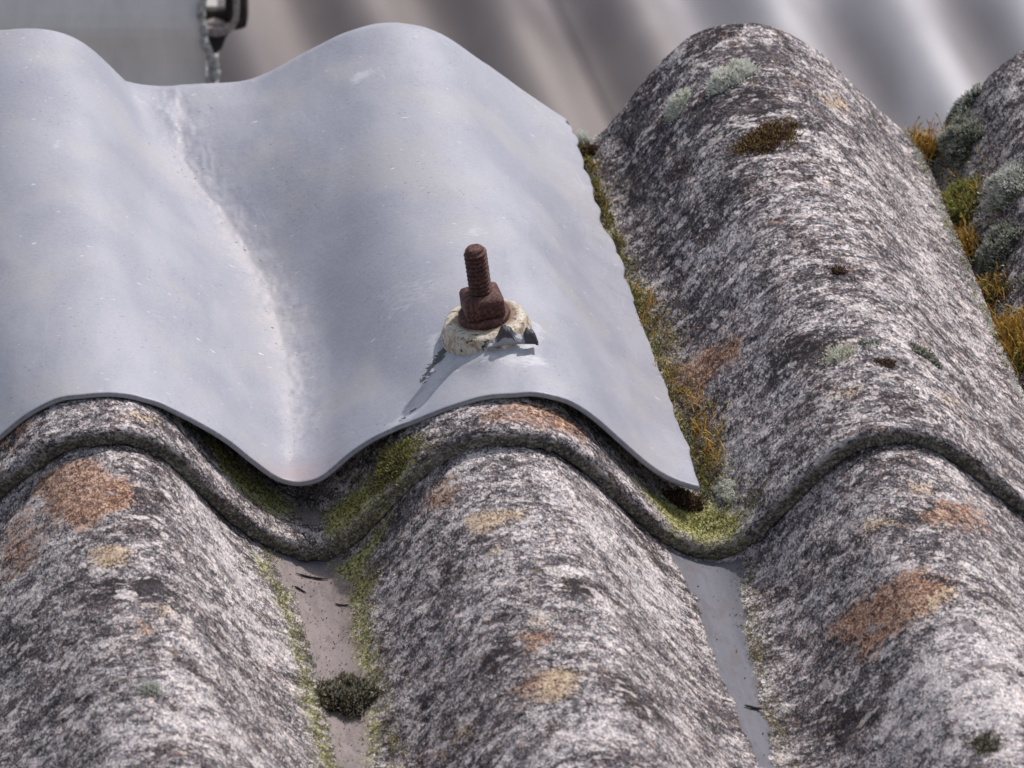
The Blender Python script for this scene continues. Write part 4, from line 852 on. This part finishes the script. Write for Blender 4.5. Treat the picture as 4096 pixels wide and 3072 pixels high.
# the front: an upper and a lower pan meeting at a shallow fold
def pan():
    xs = np.linspace(c0[0]-.30, c0[0]+.001, 40); prof = [(.14, -.32), (.0, -.32), (-.0005, -.012), (.0012, -.004), (.0030, .002), (.0036, .006), (.0026, .012), (.0, .02), (-.0006, .32), (.14, .32)]
    # (y offset, z offset): a bulged drip fold
    pr = []
    for i in range(len(prof)-1):
        k = 6 if abs(prof[i+1][1]-prof[i][1]) < .1 else 24
        for t in np.linspace(0, 1, k, endpoint=False): pr.append([prof[i][0]+(prof[i+1][0]-prof[i][0])*t, prof[i][1]+(prof[i+1][1]-prof[i][1])*t])
    pr = np.array(pr); X, I = np.meshgrid(xs, np.arange(len(pr))); Yv = Y0-pr[I, 0]*np.where(pr[I, 0] > .01, -1, 1); Zv = zc+.003+pr[I, 1]
    Yv = Yv+.0006*fbm(X*30+9, Zv*30+9, 5, 3)
    return mesh_obj('side_panel', np.stack([X, Yv, Zv], -1).reshape(-1, 3), quads(len(pr), 40), ZINC, root)
pan()
# side return and lid
box_bevel('end_panel', c0[0]-.004, c0[0]-.0005, Y0+.004, Y0+.14, zc-.32, zc+.32, ZINC, root)
box_bevel('end_panel', c0[0]-.300, c0[0]-.297, Y0+.004, Y0+.14, zc-.32, zc+.32, ZINC, root)
box_bevel('lid', c0[0]-.302, c0[0]+.002, Y0-.002, Y0+.142, zc+.321, zc+.325, ZINC, root)
# lumpy sealed seam down the corner
mm = N('soldered_seam'); qq = mm.mapv(mm.node('ShaderNodeTexCoord').outputs['Object'], (1000, 1000, 1000))
SEAM = mm.done(mm.ramp(mm.noise(qq, .35, 4, .65), [(.35, (.16, .16, .165)), (.5, (.34, .335, .335)), (.64, (.55, .54, .53))]), .5, mm.bump(mm.noise(qq, .4, 4, .6), .0012, .7), .5)
def seam():
    pts = [(447, -260), (441, -150), (444, -60), (438, 0), (434, 30), (439, 60), (443, 95), (452, 112), (460, 138), (461, 160), (455, 178), (452, 200), (455, 240), (450, 330)]
    w_ = [10, 10, 10, 10, 11, 12, 12, 13, 16, 16, 13, 10, 10, 10]
    P = np.array([Hpt(a, b, Y0-.004) for a, b in pts]); t = np.arange(len(pts), dtype=float); tq = np.linspace(0, len(pts)-1, 220)
    Q = np.stack([spline(t, P[:, i], tq) for i in range(3)], -1); rad = np.interp(tq, t, w_)/5.0*.001*(1+.35*fbm(tq*2.5, tq*0, 8, 3))
    a = np.linspace(0, 2*np.pi, 18, endpoint=False); rows = []
    for i in range(len(Q)):
        rr = rad[i]*(1+.25*fbm(a*1.2+5, a*0+tq[i]*3, 12, 2)); rows.append(Q[i]+np.stack([rr*np.cos(a)*.9, rr*np.sin(a)*1.1, a*0], -1))
    mesh_obj('sealed_seam', np.concatenate(rows), quads(len(Q), 18, wrap_c=True), SEAM, root)
seam()
# clasp: a bent flat strap hooked round a dark rubber block
mm = N('tarnished_strap'); qq = mm.mapv(mm.node('ShaderNodeTexCoord').outputs['Object'], (1000, 1000, 1000))
STRAP = mm.done(mm.ramp(mm.noise(qq, .4, 4, .65), [(.35, (.16, .135, .13)), (.6, (.33, .29, .28))]), .5, None, .5)
mm = N('black_rubber'); qq = mm.mapv(mm.node('ShaderNodeTexCoord').outputs['Object'], (1000, 1000, 1000))
RUBBER = mm.done(mm.ramp(mm.noise(qq, .2, 4, .6), [(.35, (.012, .010, .010)), (.65, (.035, .025, .024))]), .6, None, .4)
clasp = empty('clasp', (0, 0, 0)); clasp.parent = root
def ext_poly(name, px, y0, y1, mat, parent, soft=True):
    """a solid outline with real depth between two distances"""
    P = np.array([Hpt(a, b, y0) for a, b in px]); n = len(P); B = P.copy(); B[:, 1] = y1
    co = np.concatenate([P, B]); fs = [tuple(range(n))[::-1], tuple(range(n, 2*n))]+[(i, (i+1) % n, n+(i+1) % n, n+i) for i in range(n)]
    o = mesh_obj(name, co, fs, mat, None, origin=np.array(root.location), smooth=False); o.location = (0, 0, 0); o.parent = parent
    bv = o.modifiers.new('bevel', 'BEVEL'); bv.width = .0008; bv.segments = 2
    return o
ext_poly('strap', [(444, 58), (480, 62), (493, 58), (501, 48), (504, 30), (505, -60), (516, -60), (516, 30), (514, 50), (504, 66), (488, 76), (470, 80), (444, 79)], Y0-.003, Y0+.010, STRAP, clasp)
ext_poly('rubber_block', [(440, 72), (500, 66), (488, 82), (480, 104), (468, 116), (455, 122), (440, 112)], Y0+.004, Y0+.020, RUBBER, clasp)
ext_poly('rubber_block', [(505, -70), (528, -70), (533, 10), (533, 58), (520, 64), (500, 66), (492, 60), (496, 20)], Y0+.004, Y0+.024, RUBBER, clasp)
ext_poly('backing_bar', [(440, 22), (500, 22), (500, 52), (440, 52)], Y0+.012, Y0+.022, RUBBER, clasp)
ext_poly('strap_post', [(486, -70), (498, -70), (498, 60), (486, 60)], Y0+.011, Y0+.016, RUBBER, clasp)
ext_poly('strap_foot', [(442, 50), (460, 46), (480, 51), (490, 60), (488, 66), (442, 66)], Y0+.000, Y0+.009, STRAP, clasp)

# ---------------------------------------------------------------- neighbouring roof, far out of focus, and the ground
def far_roof_material(name, pale):
    m = N(name); q = m.attr('sheet', 'Vector'); xyz = m.node('ShaderNodeSeparateXYZ'); m.put(xyz.inputs[0], q)
    a = m.noise(q, 2.2, 4, .6); b = m.noise(m.mapv(q, (3, .7, 1)), 2.5, 4, .65)
    n = m.math('ADD', m.math('MULTIPLY', a, .5), m.math('MULTIPLY', b, .5))
    white = m.ramp(n, [(.35, (.27, .26, .285)), (.5, (.38, .37, .395)), (.65, (.50, .49, .51))])
    brown = m.ramp(n, [(.35, (.12, .105, .11)), (.5, (.18, .16, .16)), (.65, (.25, .22, .21))])
    k = m.math('ADD', m.math('ADD', xyz.outputs[0], m.math('MULTIPLY', xyz.outputs[1], .6)), m.math('MULTIPLY', m.math('SUBTRACT', a, .5), .25))
    c = m.mix(m.rng(k, .06, .42), brown, white)
    for (u, v) in ((.47, -.10), (.66, -.07)):          # lap-edge shadows, painted in as dark ellipses
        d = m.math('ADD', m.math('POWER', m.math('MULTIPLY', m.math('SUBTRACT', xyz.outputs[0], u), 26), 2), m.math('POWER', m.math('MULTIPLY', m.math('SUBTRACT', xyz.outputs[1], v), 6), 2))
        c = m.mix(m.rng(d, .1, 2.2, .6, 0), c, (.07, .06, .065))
    return m.done(c, .85)
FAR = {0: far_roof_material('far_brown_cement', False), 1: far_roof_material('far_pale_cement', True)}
def far_roof():
    p0 = Hpt(1106, 90, EYE[1]+7.9)
    sl = R(24); yaw = R(FARYAW)
    ex = np.array([math.cos(yaw), -math.sin(yaw), 0]); ev = np.array([math.sin(yaw)*math.cos(sl), math.cos(yaw)*math.cos(sl), math.sin(sl)]) 
    en = np.cross(ex, ev)
    spans = [(-1.9, 1.5, 0, 0.0)]
    U0 = [-3.2, -2.1, -1.0, .1, 1.2, 2.3]
    for (a, b, pale, lift) in spans:
        for i, u0 in enumerate(U0[:-1]):
            u = np.arange(u0, U0[i+1]+.05, .008); v = np.linspace(a, b, 120)
            U, V_ = np.meshgrid(u, v); H = .036*np.cos(2*np.pi*(U-FARPH)/.185)
            lay = lift+.002*(i % 2)
            top = p0+U[..., None]*ex+V_[..., None]*ev+(H+lay)[..., None]*en; bot = top-en*.0065
            nr, nc = U.shape; k = nr*nc; q = quads(nr, nc)
            loop = np.concatenate([np.arange(nc), np.arange(1, nr)*nc+nc-1, (nr-1)*nc+np.arange(nc-2, -1, -1), np.arange(nr-2, 0, -1)*nc])
            F = np.concatenate([q, q[:, ::-1]+k, np.stack([loop, loop+k, np.roll(loop, -1)+k, np.roll(loop, -1)], -1)])
            s = np.stack([U, V_, U*0], -1).reshape(-1, 3)
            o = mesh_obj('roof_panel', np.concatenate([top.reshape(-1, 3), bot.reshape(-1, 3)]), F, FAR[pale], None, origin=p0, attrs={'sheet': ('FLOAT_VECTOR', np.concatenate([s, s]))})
            o.location = (0, 0, 0); o.parent = FR
    return p0
FARYAW, FARPH = -17.0, 0.0
FR = empty('neighbouring_roof', Hpt(1106, 90, EYE[1]+7.9)); tag(FR, 'blurred corrugated roof of the building beyond, in broad grey stripes', 'roof')
far_roof()
g = N('ground_gravel'); gq = g.node('ShaderNodeTexCoord').outputs['Object']
GM_ = g.done(g.ramp(g.noise(gq, 8, 4, .6), [(.35, (.10, .095, .085)), (.65, (.19, .18, .165))]), .95)
me = bpy.data.meshes.new('ground'); me.from_pydata([(-150, -150, 0), (150, -150, 0), (150, 150, 0), (-150, 150, 0)], [], [(0, 1, 2, 3)]); me.materials.append(GM_)
go = bpy.data.objects.new('ground', me); go.location = (0, 0, -3.2); C.objects.link(go); tag(go, kind='structure')
